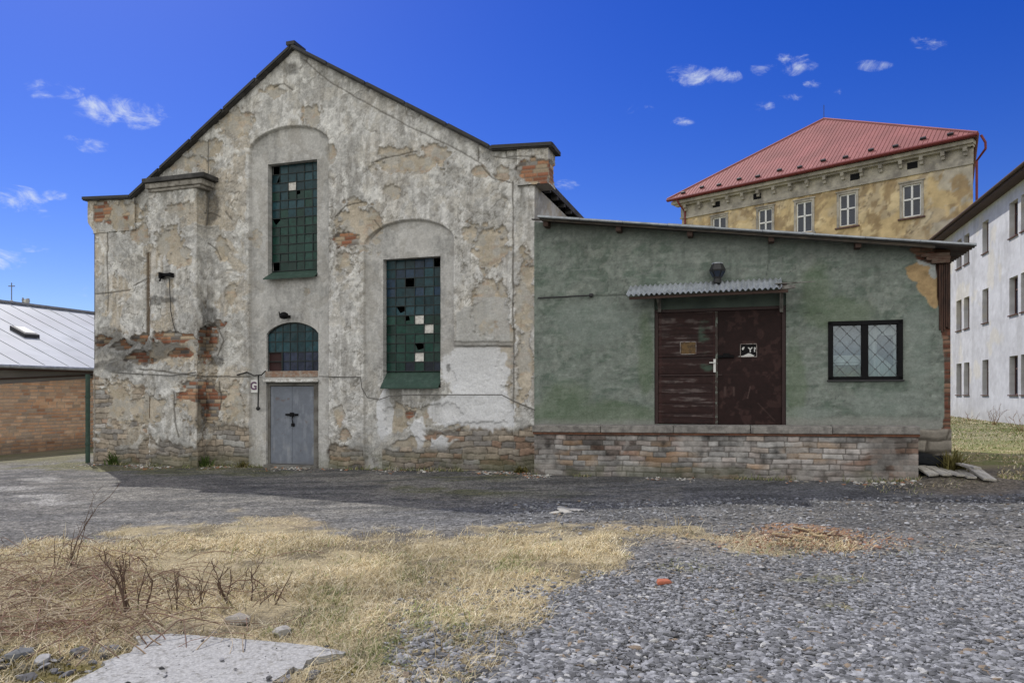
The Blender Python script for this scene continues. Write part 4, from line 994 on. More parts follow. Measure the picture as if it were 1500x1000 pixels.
# ------------------------------------------------------------------ small things on the two walls
def Lp(px, py, o): s, z = PX(px, py, o); return (s, -o, z)
s, z = PX(371, 565.5, -.04); hh = .145
mb = MB(); mb.box(s - .115, s + .115, .055, .075, z - .15, z + .15)
sg = on_wall('number_sign', mb, M['whitepaint'], HALL, s, -.06, z, 'small white square sign with a violet letter G beside the grey door', 'sign')
me = text_mesh('G', .255, .002, .008); me.transform(Matrix.Translation((0, -.008, .0)) @ Matrix.Rotation(PI / 2, 4, 'X')); link('lettering', me, M['ink'], sg)

def cable(pts, r, m, label, cat='cable', name='cable', ball=None, group=None):
    mb = MB(); P3 = [Lp(*p) for p in pts]
    fine = []
    for a, b in zip(P3[:-1], P3[1:]):
        for k in range(4): fine.append(tuple(a[i] + (b[i] - a[i]) * k / 4 for i in range(3)))
    fine.append(P3[-1]); mb.tube(fine, r, 6)
    if ball: mb.lathe([(.004, -ball), (ball * .8, -ball * .6), (ball, 0), (ball * .8, ball * .6), (.004, ball)], 10, ball and P3[-1])
    q = pts[len(pts) // 2]; s, z = PX(*q)
    return on_wall(name, mb, m, HALL, s, q[2], z, label, cat, group)
w_ = .025
cable([(347, 549, w_), (362, 545, w_), (372, 550, w_), (383, 549, w_), (389, 543, .02)], .016, M['cable'], 'black cable looping from the fanlight to the white sign')
cable([(378.5, 549, w_ - .03), (378.5, 575, w_ - .03), (378, 598, w_ - .03)], .017, M['cable'], 'black cable end hanging beside the white sign with a round plug', ball=.05)
cable([(467, 551, w_), (500, 552, w_), (528, 552, w_ + .02), (530, 568, w_), (538, 582, w_ - .02), (556, 585, w_), (570, 580, w_), (600, 578, w_ + .01), (660, 578, w_ + .01), (735, 578, w_ + .01), (752, 587, w_ + .01), (783, 600, w_ + .02)], .011, M['cablegrey'], 'thin grey cable running along the hall wall under the middle window')
cable([(165, 545, w_), (210, 548, .02), (217, 548, .37), (250, 550, .37), (287, 545, .37)], .011, M['cablegrey'], 'thin grey cable strung across the buttress above its broken plaster')
cable([(305, 205, w_), (305, 240, w_), (305, 300, w_), (303, 330, w_)], .010, M['cablegrey'], 'thin wire running down past the cap of the buttress')
cable([(239, 407, .40), (248, 407, .40), (249, 430, .39), (250, 455, .38), (254, 475, .38), (258, 488, .37)], .010, M['cable'], 'black wire dangling from a small bracket on the buttress')
mb = MB()
a = Lp(238, 403, .36); b = Lp(253, 403, .36)
mb.box(a[0], b[0], -.44, -.33, a[2] - .03, a[2] + .03); mb.box(a[0] - .01, a[0] + .04, -.48, -.33, a[2] - .09, a[2] + .05); mb.box(b[0] - .03, b[0] + .02, -.46, -.33, b[2] - .05, b[2] + .05); mb.tube([(a[0] + .02, -.44, a[2] - .09), (a[0] + .02, -.47, a[2] - .16)], .02, 6)
on_wall('bracket', mb, M['black'], HALL, a[0], .34, a[2], 'small black iron bracket on the face of the buttress', 'bracket')
# bracket lamp stump above the fanlight
mb = MB(); a = Lp(418, 463, .05)
mb.lathe([(.02, -.07), (.07, -.06), (.10, .0), (.085, .06), (.03, .09)], 10, (a[0], -.10, a[2])); mb.tube([(a[0], -.1, a[2] + .02), (a[0] - .12, -.06, a[2] + .02), (a[0] - .2, .03, a[2] - .02)], .014, 6); mb.tube([(a[0] - .2, .03, a[2] - .02), (a[0] - .24, .05, a[2] + .12)], .012, 6); mb.box(a[0] - .05, a[0] + .05, -.08, .09, a[2] - .03, a[2] + .03)
on_wall('wall_lamp', mb, M['black'], HALL, a[0], .0, a[2], 'broken black lamp stump above the fanlight of the hall', 'lamp')
# lantern above the canopy
s, z = PX(1051, 400, .16); lamp = thing('wall_lantern', 'black six-sided lantern on the green wall above the tin canopy', 'lamp', HALL.world(s, OA, z), HALL.rot)
mb = MB(); k6 = PI / 6
mb.lathe([(.065, -.20), (.075, -.19), (.075, -.12), (.06, -.12), (.15, .045), (.155, .05), (.15, .06), (.105, .16), (.09, .165)], 6, (0, -.17, 0), 0); mb.build('body', M['darkmetal'], lamp, (0, 0, 0), .004)
mb = MB(); mb.lathe([(.102, .166), (.10, .185), (.07, .19)], 6, (0, -.17, 0), 0); mb.build('cap', M['zinc'], lamp)
mb = MB(); mb.box(-.05, .05, -.10, .0, -.19, -.12); mb.tube([(0, -.02, -.17), (0, -.16, -.17)], .025, 8); mb.build('arm', M['darkmetal'], lamp)
mb = MB()
for k in range(6):
    a0, a1 = 2 * PI * k / 6 + .12, 2 * PI * (k + 1) / 6 - .12
    q = []
    for a, r, zz_ in ((a0, .085, -.08), (a1, .085, -.08), (a1, .140, .02), (a0, .140, .02)): q.append(((r + .006) * math.cos(a), -.17 + (r + .006) * math.sin(a), zz_))
    mb.quad(*q)
mb.build('glass', M['darkpane'], lamp)
# rod on the green wall
a = Lp(788, 436.5, OA + .05); b = Lp(866, 432.5, OA + .06); mb = MB(); mb.tube([a, b], .014, 8); mb.lathe([(.005, -.045), (.04, -.03), (.05, 0), (.04, .03), (.005, .045)], 10, b); mb.tube([(b[0], 0, b[2]), b], .018, 6); mb.tube([(a[0] + .05, 0, a[2]), (a[0] + .05, a[1], a[2])], .012, 6)
on_wall('pipe', mb, M['darkmetal'], HALL, a[0], OA, a[2], 'thin dark rod with a round end fixed across the green wall', 'pipe')
# downpipe in the gap by the brick shed
mb = MB(); s = HALL.s(131.5, -.3); zb_ = -.3
mb.tube([(s, .24, zb_ + .1), (s, .24, zz(131, 548, -.3))], .055, 10)
for k in (.25, .75): zq = zb_ + (zz(131, 548, -.3) - zb_) * k; mb.tube([(s, .24, zq), (s, .24, zq + .05)], .068, 10)
on_wall('downpipe', mb, M['greenpaint'], HALL, s, -.3, zb_, 'dark green downpipe in the gap between the hall and the brick shed', 'pipe')
# ------------------------------------------------------------------ THE YELLOW BUILDING
YA, YB = (11.5, 50.0), (23.7, 38.0)
YL = -math.hypot(YB[0] - YA[0], YB[1] - YA[1])            # wall coordinate of its far corner
yel = thing('yellow_building', 'tall ochre plastered building with a bracketed cornice and a red metal hipped roof', 'building', YEL.world(YL / 2, 0, .3), YEL.rot); YK = 1.25     # everything of this building is drawn at 1 : 1.25
YO = (YL / 2, 0, .3)
Zc0, Zc1 = 13.75, 14.75
def yel_fn(S, Z, px, py):
    wx = fbm(S * .5, Z * .5, 4, 601) - .5; Sw, Zw = S + 1.5 * wx, Z + 1.2 * wx
    A = fbm(Sw * .55, Zw * .55, 5, 602); B = fbm(Sw * 1.5, Zw * 1.5, 5, 603); E = fbm(S * 3, Z * 3, 4, 604)
    col = np.array([.56, .43, .235]) + 0 * A[..., None]
    col = mixc(col, (.48, .39, .255), sst(.46, .54, A)); col = mixc(col, (.66, .53, .31), sst(.53, .56, B) * .8); col = mixc(col, (.30, .215, .12), sst(.56, .59, fbm(Sw * 1.3 + 4, Zw * 1.3, 5, 605)) * .75); col = mixc(col, (.35, .25, .135), sst(.60, .64, fbm(S * 2.4, Z * 1.2, 5, 607)) * .6)
    r = abs(B - .5); col = mixc(col, (.20, .155, .10), (1 - sst(.004, .014, r)) * sst(.45, .55, A) * .8)
    right = sst(-3.2, -1.0, S + 1.2 * (A - .5)); col = mixc(col, (.47, .44, .37), right * sst(.45, .55, B) * .8)
    q = sst(-2.2, -.8, S) * sst(.47, .53, fbm(S * 1.4, Z * 1.4, 4, 606)) * (1 - sst(8.5, 10.5, Z)); col = mixc(col, (.33, .31, .28), q * .8)
    col = col * (.7 + .6 * E)[..., None]
    return col, .03 * (B - .5) + .02 * sst(.55, .58, B)
def ywin(p0, p1, q0, q1): return (YEL.s(p0), YEL.s(p1), YEL.z((p0 + p1) / 2, q1), YEL.z((p0 + p1) / 2, q0))
base = [(1322, 1349.5, 270, 317.5), (1229.5, 1254, 284, 331), (1166.5, 1190, 295.5, 340), (1111, 1131.5, 306, 346), (1044, 1064, 318, 356)]
yw = [ywin(*b) for b in base]
zt0 = np.mean([w[3] for w in yw[:4]]); zb0 = zt0 - 1.75
yw = [(w[0], w[1], (w[2] if i < 2 else w[3] - (yw[1][3] - yw[1][2])), w[3]) for i, w in enumerate(yw)]
pt = Patch(); wall_panel(pt, YEL, YL, 0, -.2, 14.6, .085, yel_fn, [w + (.14,) for w in yw])
# the other walls: one runs back from the near corner almost along the line of sight
Cc = (YB[0] + 5.2, YB[1] + 9.6); Dd = (YA[0] + 9.0, YA[1] + 9.4)
def yloc(x, y):
    d = np.array([x, y, 0]) - YEL.p; return float(d.dot(YEL.ax)), float(-d.dot(YEL.n))
cB, dB = yloc(*Cc), yloc(*Dd)
for (a, b) in (((0, 0), cB), (cB, dB), (dB, (YL, 0))):
    U, Zb = np.meshgrid(np.linspace(0, 1, 40), np.linspace(-.2, 14.6, 60), indexing='ij'); c, d = yel_fn(U * 10 - 30, Zb, 0 * U + 1e4, 0 * U)
    pt.grid(np.stack([a[0] + (b[0] - a[0]) * U, a[1] + (b[1] - a[1]) * U, Zb], -1), c)
pt.build('wall', M['farwall'], yel, YO)
for i, w in enumerate(yw):
    a, b, z0, z1 = w; mb = MB(); y = .05; t = .075
    mb.box(a, b, y, y + .08, z1 - t, z1); mb.box(a, b, y, y + .08, z0, z0 + t); mb.box(a, a + t, y, y + .08, z0, z1); mb.box(b - t, b, y, y + .08, z0, z1)
    mb.box((a + b) / 2 - .05, (a + b) / 2 + .05, y - .01, y + .08, z0, z1); mb.box(a, b, y - .01, y + .08, z0 + .52 * (z1 - z0), z0 + .52 * (z1 - z0) + .09)
    o = mb.build('window', M['whiteframe'], yel, YO)
    mb = MB(); mb.box(a, b, y + .05, y + .06, z0, z1); mb.build('pane', M['darkpane'], o, YO)
    mb = MB(); k = .13; mb.box(a - k, a, -.05, .02, z0 - .05, z1 + k); mb.box(b, b + k, -.05, .02, z0 - .05, z1 + k); mb.box(a, b, -.05, .02, z1, z1 + k); mb.box(a - k - .06, b + k + .06, -.10, .02, z1 + k, z1 + k + .06); mb.build('frame', M['cornice'], o, YO)
    mb = MB(); mb.box(a - k - .08, b + k + .08, -.14, .02, z0 - .13, z0 - .052); mb.build('sill', M['brownsill'] if i in (0, 1) else M['cornice'], o, YO)
# cornice band, moulding and brackets
mb = MB()
def ring(o, z0, z1, m):   # a band running along the street wall and round the near corner
    k = .55
    mb.box(YL - o, 0 + o * .2, -o, .0 + .05, z0, z1)
    mb.hexa([(o * .2, -o, z0), (cB[0] + o * .3, cB[1], z0), (cB[0] - .3, cB[1], z0), (-.3, .05, z0), (o * .2, -o, z1), (cB[0] + o * .3, cB[1], z1), (cB[0] - .3, cB[1], z1), (-.3, .05, z1)])
ring(.10, 13.45, 13.56, None); ring(.06, 13.56, 14.30, None); ring(.34, 14.302, 14.42, None); ring(.52, 14.422, 14.62, None)
cor = mb.build('cornice', M['cornice'], yel, YO)
nb = 17
for k in range(nb):
    s = YL + .4 + (-YL - .7) * k / (nb - 1); mb = MB()
    mb.box(s - .09, s + .09, -.36, -.062, 14.10, 14.30); mb.box(s - .08, s + .08, -.24, -.062, 13.92, 14.10); mb.build('bracket', M['cornice'], cor, YO)
for p in (1050, 1110, 1253, 1337):
    s = YEL.s(p); mb = MB(); mb.box(s - .26, s + .26, -.075, -.055, 13.80, 14.16); mb.build('attic_vent', M['black'], cor, YO)
# roof
ov = .72
zE = 14.78; apx = yloc(20.04, 47.5); zA = 19.3
e = [(YL - ov, -ov), (0 + .35, -ov), (cB[0] + .5, cB[1] + .3), (dB[0] - .5, dB[1] + .5)]
mb = MB(); mb.add([(a, b, zE) for a, b in e] + [(apx[0], apx[1], zA)], [(0, 1, 4), (1, 2, 4), (2, 3, 4), (3, 0, 4), (3, 2, 1, 0)])
roof = mb.build('roof', M['redroof'], yel, YO)
mb = MB()
E0, E1 = Vector((e[0][0], e[0][1], zE)), Vector((e[1][0], e[1][1], zE)); AP = Vector((apx[0], apx[1], zA))
nrm = (E1 - E0).cross(AP - E0).normalized()
ns = 78
foot = E0 + (E1 - E0) * ((AP - E0).dot(E1 - E0) / (E1 - E0).length_squared); updir = (AP - foot)
for k in range(1, ns):
    t = k / ns; p = E0 + (E1 - E0) * t; tf = (foot - E0).length / (E1 - E0).length
    h = t / tf if t < tf else (1 - t) / (1 - tf)
    q = p + updir * h * .995
    mb.tube([p + nrm * .008, q + nrm * .008], .020, 4)
mb.build('standing_seam', M['redroof'], roof, YO)
mb = MB()
for a, b in ((0, 1), (1, 2)):
    mb.tube([(e[a][0], e[a][1] - .02, zE - .06), (e[b][0], e[b][1] - .02, zE - .06)], .085, 8)
mb.hexa([(e[0][0], e[0][1] + .02, zE - .16), (e[1][0], e[1][1] + .02, zE - .16), (e[1][0], e[1][1] + .10, zE - .16), (e[0][0], e[0][1] + .10, zE - .16), (e[0][0], e[0][1] + .02, zE - .002), (e[1][0], e[1][1] + .02, zE - .002), (e[1][0], e[1][1] + .10, zE - .002), (e[0][0], e[0][1] + .10, zE - .002)])
mb.build('gutter', M['redtrim'], yel, YO)
for pts in ([(e[0][0] + .75, -ov, zE - .1), (e[0][0] + .85, -ov + .1, zE - .4), (YL + .30, -.12, 13.9), (YL + .30, -.12, 2)], [(e[1][0] + .12, -.55, zE - .1), (e[1][0] + .3, -.5, zE - .5), (e[1][0] + .3, -.45, zE - .8), (.14, .1, 13.6), (.14, .1, 2)]):
    mb = MB(); mb.tube(pts, .06, 8); mb.build('downpipe', M['redtrim'], yel, YO)
for k in range(13):
    t = .06 + .87 * k / 12; p = E0 + (E1 - E0) * t; q = p + updir * (.05 + .03 * (k % 2)); mb = MB(); u = updir.normalized()
    d1 = (E1 - E0).normalized() * .14
    a, b = q, q + u * .12; w = nrm * .13
    mb.hexa([a - d1, a + d1, b + d1, b - d1, a - d1 + w, a + d1 + w, b + d1 + w, b - d1 + w]); mb.build('snow_guard', M['darkmetal'], roof, YO)
mb = MB(); mb.tube([AP, AP + Vector((0, 0, .9))], .02, 5); mb.build('lightning_rod', M['darkmetal'], roof, YO)
mb = MB()
for c_ in (e[0], e[1]): mb.tube([(c_[0], c_[1], zE + .02), (AP.x, AP.y, AP.z + .02)], .07, 6)
mb.build('hip_cap', M['redroof'], roof, YO)

yel.location = (yel.location.x * YK, yel.location.y * YK, EYE + (yel.location.z - EYE) * YK)
for o in yel.children_recursive: o.data.transform(Matrix.Scale(YK, 4))

# ------------------------------------------------------------------ THE WHITE BUILDING
WO = (0, 0, .35)
whi = thing('white_building', 'long white rendered three storey building with narrow recessed windows and a dark eave', 'building', WHI.world(0, 0, .35), WHI.rot)
def whi_fn(S, Z, px, py):
    A = fbm(S * .5, Z * .6, 5, 701); B = fbm(S * 1.6, Z * 1.6, 5, 702); K = fbm(S * 1.4, Z * .25, 4, 703)
    col = np.array([.56, .565, .575]) * (.84 + .30 * A)[..., None]
    col = mixc(col, (.46, .46, .465), sst(.54, .64, B) * .6); col = mixc(col, (.42, .42, .42), sst(.55, .68, K) * .6); col = mixc(col, (.60, .56, .45), sst(.60, .68, fbm(S * .7, Z * .7, 4, 704)) * .5)
    col = mixc(col, (.42, .41, .38), sst(1.3, .5, Z + .5 * (B - .5)) * .5)
    return col * (.9 + .2 * fbm(S * 6, Z * 6, 3, 705))[..., None], .012 * (B - .5)
zf = ((1.6, 3.3), (5.1, 6.75), (8.5, 10.05))
wcols = [(1401, 1408.5), (1412, 1420), (1439, 1448), (1478.5, 1491), (1495.5, 1509), (1540, 1556), (1562, 1580)]
holes = []
for p0, p1 in wcols:
    sa, sb = sorted((WHI.s(p0), WHI.s(p1)))
    for z0, z1 in zf: holes.append((sa, sb, z0, z1, .28))
W0, W1, WZ = -15.5, 9.0, 10.75
pt = Patch(); wall_panel(pt, WHI, W0, W1, -.6, WZ, .10, whi_fn, holes)
for (a, b) in (((W1, 0), (W1, 12)), ((W1, 12), (W0, 12)), ((W0, 12), (W0, 0))):
    pt.quad([(a[0], a[1], -.6), (b[0], b[1], -.6), (b[0], b[1], WZ), (a[0], a[1], WZ)], (.68, .68, .68))
pt.build('wall', M['farwall'], whi, WO)
for h in holes:
    a, b, z0, z1 = h[:4]; mb = MB(); t = .06; y = .21
    mb.box(a, b, y, y + .06, z1 - t, z1); mb.box(a, b, y, y + .06, z0, z0 + t); mb.box(a, a + t, y, y + .06, z0, z1); mb.box(b - t, b, y, y + .06, z0, z1); mb.box((a + b) / 2 - .04, (a + b) / 2 + .04, y, y + .06, z0, z1); mb.box(a, b, y, y + .06, z0 + (z1 - z0) * .66, z0 + (z1 - z0) * .66 + .06)
    o = mb.build('window', M['brownsill'], whi, WO)
    mb = MB(); mb.box(a, b, y + .03, y + .04, z0, z1); mb.build('pane', M['darkpane'], o, WO)
    mb = MB(); mb.box(a - .04, b + .04, -.07, .16, z0 - .05, z0 - .002); mb.build('sill', M['brownsill'], o, WO)
mb = MB(); ovw = .55
mb.hexa([(W0, -ovw, WZ - .02), (W1, -ovw, WZ - .02), (W1, 6, WZ + 2.6), (W0, 6, WZ + 2.6), (W0, -ovw, WZ + .14), (W1, -ovw, WZ + .14), (W1, 6, WZ + 2.8), (W0, 6, WZ + 2.8)])
mb.hexa([(W0, 6, WZ + 2.6), (W1, 6, WZ + 2.6), (W1, 12.5, WZ - .02), (W0, 12.5, WZ - .02), (W0, 6, WZ + 2.8), (W1, 6, WZ + 2.8), (W1, 12.5, WZ + .14), (W0, 12.5, WZ + .14)])
mb.build('roof', M['tar'], whi, WO)
mb = MB(); mb.box(W0, W1, -ovw + .02, .0, WZ - .10, WZ - .024); mb.tube([(W0, -ovw - .06, WZ + .05), (W1, -ovw - .06, WZ + .05)], .075, 8); mb.build('eave', M['soffit'], whi, WO)

# ------------------------------------------------------------------ THE BRICK SHED
SZ0 = -.16
SO = (2.0, 0, SZ0)
shed = thing('brick_shed', 'low orange brick shed with a pale sheet metal roof beside the old hall', 'building', SHED.world(2, 0, SZ0), SHED.rot)
def shed_fn(S, Z, px, py):
    a, b, q = masonry(S, Z, .105, .30, 800, .010, .2); E = fbm(S * 6, Z * 6, 4, 801); A = fbm(S * .9, Z * .9, 4, 802)
    br = np.array([.70, .42, .245]) + 0 * a[..., None]; br = mixc(br, (.74, .51, .33), sst(.3, .45, a)); br = mixc(br, (.55, .30, .17), sst(.7, .8, a)); br = mixc(br, (.50, .38, .27), sst(.87, .92, a))
    br = br * (.75 + .3 * b + .3 * (E - .5))[..., None]; br = mixc(br, (.40, .34, .28), (1 - sst(.006, .014, q)) * .9)
    br = mixc(br, (.50, .36, .25), sst(.52, .62, A) * .35); br = br * (1 - .4 * sst(.35, .0, Z - .0 + .2 * (E - .5)))[..., None]
    return br, .012 * sst(0, .015, q)
S0, S1 = -6.0, 9.0
def brick_top(S): return 1.90 + .075 * np.clip(S, -3, 9) + .02
pt = Patch(); wall_panel(pt, SHED, S0, S1, -.6, 2.2 + .35, .035, shed_fn, [], .06, lambda S: brick_top(S)); bw = pt.build('brick_face', M['wall'], shed, SO)
mb = MB(); mb.box(S0, S1, .0, 10, -.6, 2.42); mb.build('wall', mat('grey_render', (.27, .255, .23), .9, color2=(.20, .19, .175), vscale=2, c2scale=1, stretch=(1, 1, 3)), shed, SO)
mb = MB(); mb.hexa([(S0, -.075, brick_top(S0) + .002), (S1, -.075, brick_top(S1) + .002), (S1, .0, brick_top(S1) + .002), (S0, .0, brick_top(S0) + .002), (S0, -.075, brick_top(S0) + .05), (S1, -.075, brick_top(S1) + .05), (S1, .0, brick_top(S1) + .05), (S0, .0, brick_top(S0) + .05)]); mb.build('capping', M['soffit'], shed, SO)
mb = MB(); ze, zr, wr, oe = 2.52, 5.18, 5.8, .38
sl_ = (zr - ze) / (wr + oe)
mb.hexa([(S0, -oe, ze - .03), (S1 + 6, -oe, ze - .03), (S1 + 6, wr, zr - .03), (S0, wr, zr - .03), (S0, -oe, ze), (S1 + 6, -oe, ze), (S1 + 6, wr, zr), (S0, wr, zr)])
mb.hexa([(S0, wr, zr - .03), (S1 + 6, wr, zr - .03), (S1 + 6, 2 * wr + oe, ze - .03), (S0, 2 * wr + oe, ze - .03), (S0, wr, zr), (S1 + 6, wr, zr), (S1 + 6, 2 * wr + oe, ze), (S0, 2 * wr + oe, ze)])
roof = mb.build('roof', M['roofgrey'], shed, SO)
mb = MB()
for k in range(26):
    s = S0 + .45 + k * .85
    if s > S1 + 6: break
    mb.hexa([(s - .02, -oe, ze + .001), (s + .02, -oe, ze + .001), (s + .02, wr, zr + .001), (s - .02, wr, zr + .001), (s - .012, -oe, ze + .022), (s + .012, -oe, ze + .022), (s + .012, wr, zr + .022), (s - .012, wr, zr + .022)])
mb.build('standing_seam', M['roofgrey'], roof, SO)
mb = MB(); mb.box(S0, S1 + 6, wr - .14, wr + .14, zr - .02, zr + .07); mb.build('ridge_cap', mat('ridge_grey', (.22, .23, .25), .6), roof, SO)
mb = MB(); mb.box(S0, S1, -oe - .03, .0, ze - .17, ze - .045); mb.build('soffit', M['soffit'], shed, SO)
mb = MB(); mb.tube([(S0, -oe - .09, ze - .05), (S1, -oe - .09, ze - .05)], .065, 8); mb.build('gutter', M['zinc'], shed, SO)
mb = MB(); y0 = 2.05; s = 2.75
zz_r = lambda y: ze + (y + oe) * sl_
mb.hexa([(s - .28, y0, zz_r(y0) + .0), (s + .28, y0, zz_r(y0) + .0), (s + .28, y0 + .7, zz_r(y0 + .7)), (s - .28, y0 + .7, zz_r(y0 + .7)), (s - .28, y0, zz_r(y0) + .14), (s + .28, y0, zz_r(y0) + .14), (s + .28, y0 + .7, zz_r(y0 + .7) + .14), (s - .28, y0 + .7, zz_r(y0 + .7) + .14)])
h = mb.build('roof_hatch', M['darkmetal'], roof, SO)
mb = MB(); mb.hexa([(s - .2, y0 + .08, zz_r(y0 + .08) + .141), (s + .2, y0 + .08, zz_r(y0 + .08) + .141), (s + .2, y0 + .6, zz_r(y0 + .6) + .141), (s - .2, y0 + .6, zz_r(y0 + .6) + .141), (s - .2, y0 + .08, zz_r(y0 + .08) + .17), (s + .2, y0 + .08, zz_r(y0 + .08) + .17), (s + .2, y0 + .6, zz_r(y0 + .6) + .17), (s - .2, y0 + .6, zz_r(y0 + .6) + .17)]); mb.build('hatch_lid', M['whitepaint'], h and roof, SO)

# far rooftop masts behind the shed
def at(px, py, Y): return ((px - CX) / FP * Y, Y, EYE + (HY - py) / FP * Y)
t_ = thing('church_tower', 'distant pale tower top carrying a tall mast with a cross arm', 'tower', at(17, 445, 75)[:2] + (0,))
x, y, z = at(17, 447, 75); mb = MB(); mb.lathe([(.30, 0), (.30, z - .6), (.34, z - .4), (.27, z - .3), (.27, z + .2), (.12, z + .5)], 8); mb.build('shaft', mat('far_stone', (.45, .45, .47), .9), t_)
mb = MB(); x2, y2, z2 = at(17, 414, 75); mb.tube([(0, 0, z), (0, 0, z2)], .045, 6); zc = at(17, 419, 75)[2]; mb.tube([(-.32, 0, zc), (.32, 0, zc)], .05, 6); mb.build('cross', mat('far_mast', (.16, .17, .21), .8), t_)
for i, (px_, tp, r, lb) in enumerate(((33.5, 436, .09, 'thin distant flue, the slimmest standing behind the shed roof'), (37.5, 438, .16, 'pale distant chimney between two thinner flues'), (41, 437, .15, 'grey distant chimney with a square top beyond the shed ridge'))):
    x, y, z = at(px_, tp, 75); mb = MB(); mb.lathe([(r, 0), (r, z - .3), (r * 1.2, z - .28), (r * 1.2, z - .2), (r, z - .18), (r * .9, z)], 8); o = mb.build('chimney', mat('far_chimney', ((.25, .26, .30), (.55, .56, .58), (.36, .36, .38))[i], .9)); o.location = (x, y, 0); tag(o, lb, 'chimney', 'flues beyond the shed roof')
# ------------------------------------------------------------------ THE GROUND
def gx_lines(d0, d1, step, far, g=1.22):
    a = list(np.arange(d0, d1 + 1e-6, step)); x = d1; s = step
    while x < far: s *= g; x += s; a.append(x)
    b = []; x = d0; s = step
    while x > -far: s *= g; x -= s; b.append(x)
    return np.array(b[::-1] + a)
GRASS = [(-400, 800), (0, 797), (120, 790), (210, 772), (330, 762), (440, 764), (480, 778), (620, 777), (700, 779), (860, 778), (930, 770), (1000, 771), (980, 786), (900, 800), (915, 826), (860, 846), (800, 876), (790, 905), (745, 930), (735, 960), (700, 985), (650, 1040), (560, 1300), (-400, 1300)]
SLABP = [(196, 938), (250, 934), (300, 936), (345, 939), (420, 944), (470, 950), (508, 956), (500, 964), (462, 973), (430, 985), (400, 1010), (380, 1040), (60, 1045), (110, 1004), (155, 984), (150, 975), (190, 962), (205, 950)]

def ground_masks(X, Y, px, py):
    n1 = fbm(X * 1.3, Y * 1.3, 5, 901) - .5; n2 = fbm(X * 4, Y * 4, 4, 902) - .5
    qx = px + 90 * n1 + 30 * n2; qy = py + 26 * n1 + 16 * n2
    front = (Y > 2.0)
    sd = polydist(qx, qy, GRASS + GRASS[:1]) * (2.0 * inpoly(qx, qy, GRASS) - 1); g = sst(-9, 13, sd + 30 * n2)
    g = np.maximum(g, sst(.0, .25, blobs(qx, qy, [(1060, 785, 60, 10), (1150, 800, 110, 12), (990, 776, 40, 12), (760, 772, 90, 8)])) * .8)
    back = ((px > 1385) & (py < 712 + 10 * n1)).astype(float) * sst(14, 15.5, Y)
    gravel = sst(640, 760, px + 140 * n1 + .9 * (py - 800)) * sst(770, 815, py + 30 * n1)
    return front, g * front, back * front, gravel * front, n1, n2

gx = gx_lines(-14, 16, .075, 900); gy = gx_lines(2.2, 21, .06, 900)
Xg, Yg = np.meshgrid(gx, gy, indexing='ij')
Zg0 = gz(Xg, Yg); px, py = project(Xg, Yg, Zg0)
front, g, back, grav, n1, n2 = ground_masks(Xg, Yg, px, py)
A = fbm(Xg * .7, Yg * .7, 5, 910); B = fbm(Xg * 2.4, Yg * 2.4, 5, 911); E = fbm(Xg * 9, Yg * 9, 3, 912); T = fbm(Xg * .35 + 3, Yg * 2.2, 4, 913)
near = sst(24, 16, np.hypot(Xg, Yg - 6))
col = np.array([.152, .147, .139]) + 0 * A[..., None]                      # rolled grey grit
col = mixc(col, (.195, .19, .18), sst(.46, .58, A)); col = mixc(col, (.098, .098, .10), sst(.52, .62, B) * .7)
col = mixc(col, (.23, .225, .215), sst(.54, .60, T) * .7)
pz = lambda l, k=.8: sst(.0, .5, blobs(px + 60 * n1, py + 14 * n1 + 8 * n2, l) + k * n1)
m = pz([(90, 715, 260, 34), (180, 745, 220, 18), (60, 770, 160, 14)]); col = mixc(col, np.array([.20, .192, .178]) * (.55 + .9 * E)[..., None], m * .8)
m = pz([(60, 700, 30, 6), (50, 727, 60, 7), (100, 737, 60, 4), (20, 715, 60, 5)]); col = mixc(col, (.38, .375, .36), m * .7)
m = pz([(600, 714, 110, 16), (700, 726, 140, 10), (540, 700, 120, 8), (800, 716, 50, 8)]); col = mixc(col, np.array([.255, .24, .205]) * (.6 + .8 * E)[..., None], m * .8)
m = pz([(610, 715, 60, 9), (740, 722, 100, 9), (820, 722, 60, 7), (690, 700, 90, 6), (300, 692, 180, 6)]); col = mixc(col, (.13, .135, .06), m * .75)
m = pz([(1050, 720, 330, 22), (700, 755, 260, 20), (900, 745, 200, 24)]); col = mixc(col, np.array([.165, .168, .175]) * (.6 + .8 * E)[..., None], m * .85)
m = sst(.5, .56, fbm(Xg * .9 + 20, Yg * 2.6, 5, 914)) * sst(770, 740, py) * (px > 130) * (px < 1000); col = mixc(col, (.26, .25, .225), m * .5); m = sst(.52, .58, fbm(Xg * 1.1 + 40, Yg * 3.0, 5, 915)) * sst(790, 750, py); col = mixc(col, (.075, .077, .08), m * .55)
m = pz([(30, 668, 110, 12), (110, 682, 40, 8), (200, 684, 300, 5)]); col = mixc(col, (.16, .155, .07), m * .8)
m = pz([(0, 664, 150, 7)]); col = mixc(col, (.07, .06, .05), m * .8)
m = pz([(1420, 712, 120, 16), (1380, 690, 60, 16), (1480, 700, 60, 20)]); col = mixc(col, (.23, .195, .145), m * .85)
m = pz([(1190, 785, 95, 22), (1160, 775, 60, 12), (1240, 797, 40, 8)]); col = mixc(col, (.34, .205, .12), m * .9)
m = pz([(940, 775, 80, 14), (1090, 800, 150, 16), (430, 766, 60, 9), (1010, 786, 60, 8)]); col = mixc(col, (.36, .29, .18), m * .8)
m = pz([(1200, 810, 260, 14), (1380, 800, 160, 14)]); col = mixc(col, (.26, .25, .19), m * .6)
col = mixc(col, (.215, .212, .208), grav * .9); col = mixc(col, (.10, .10, .10), grav * .8 * sst(840, 940, py))                                                # under the loose stones
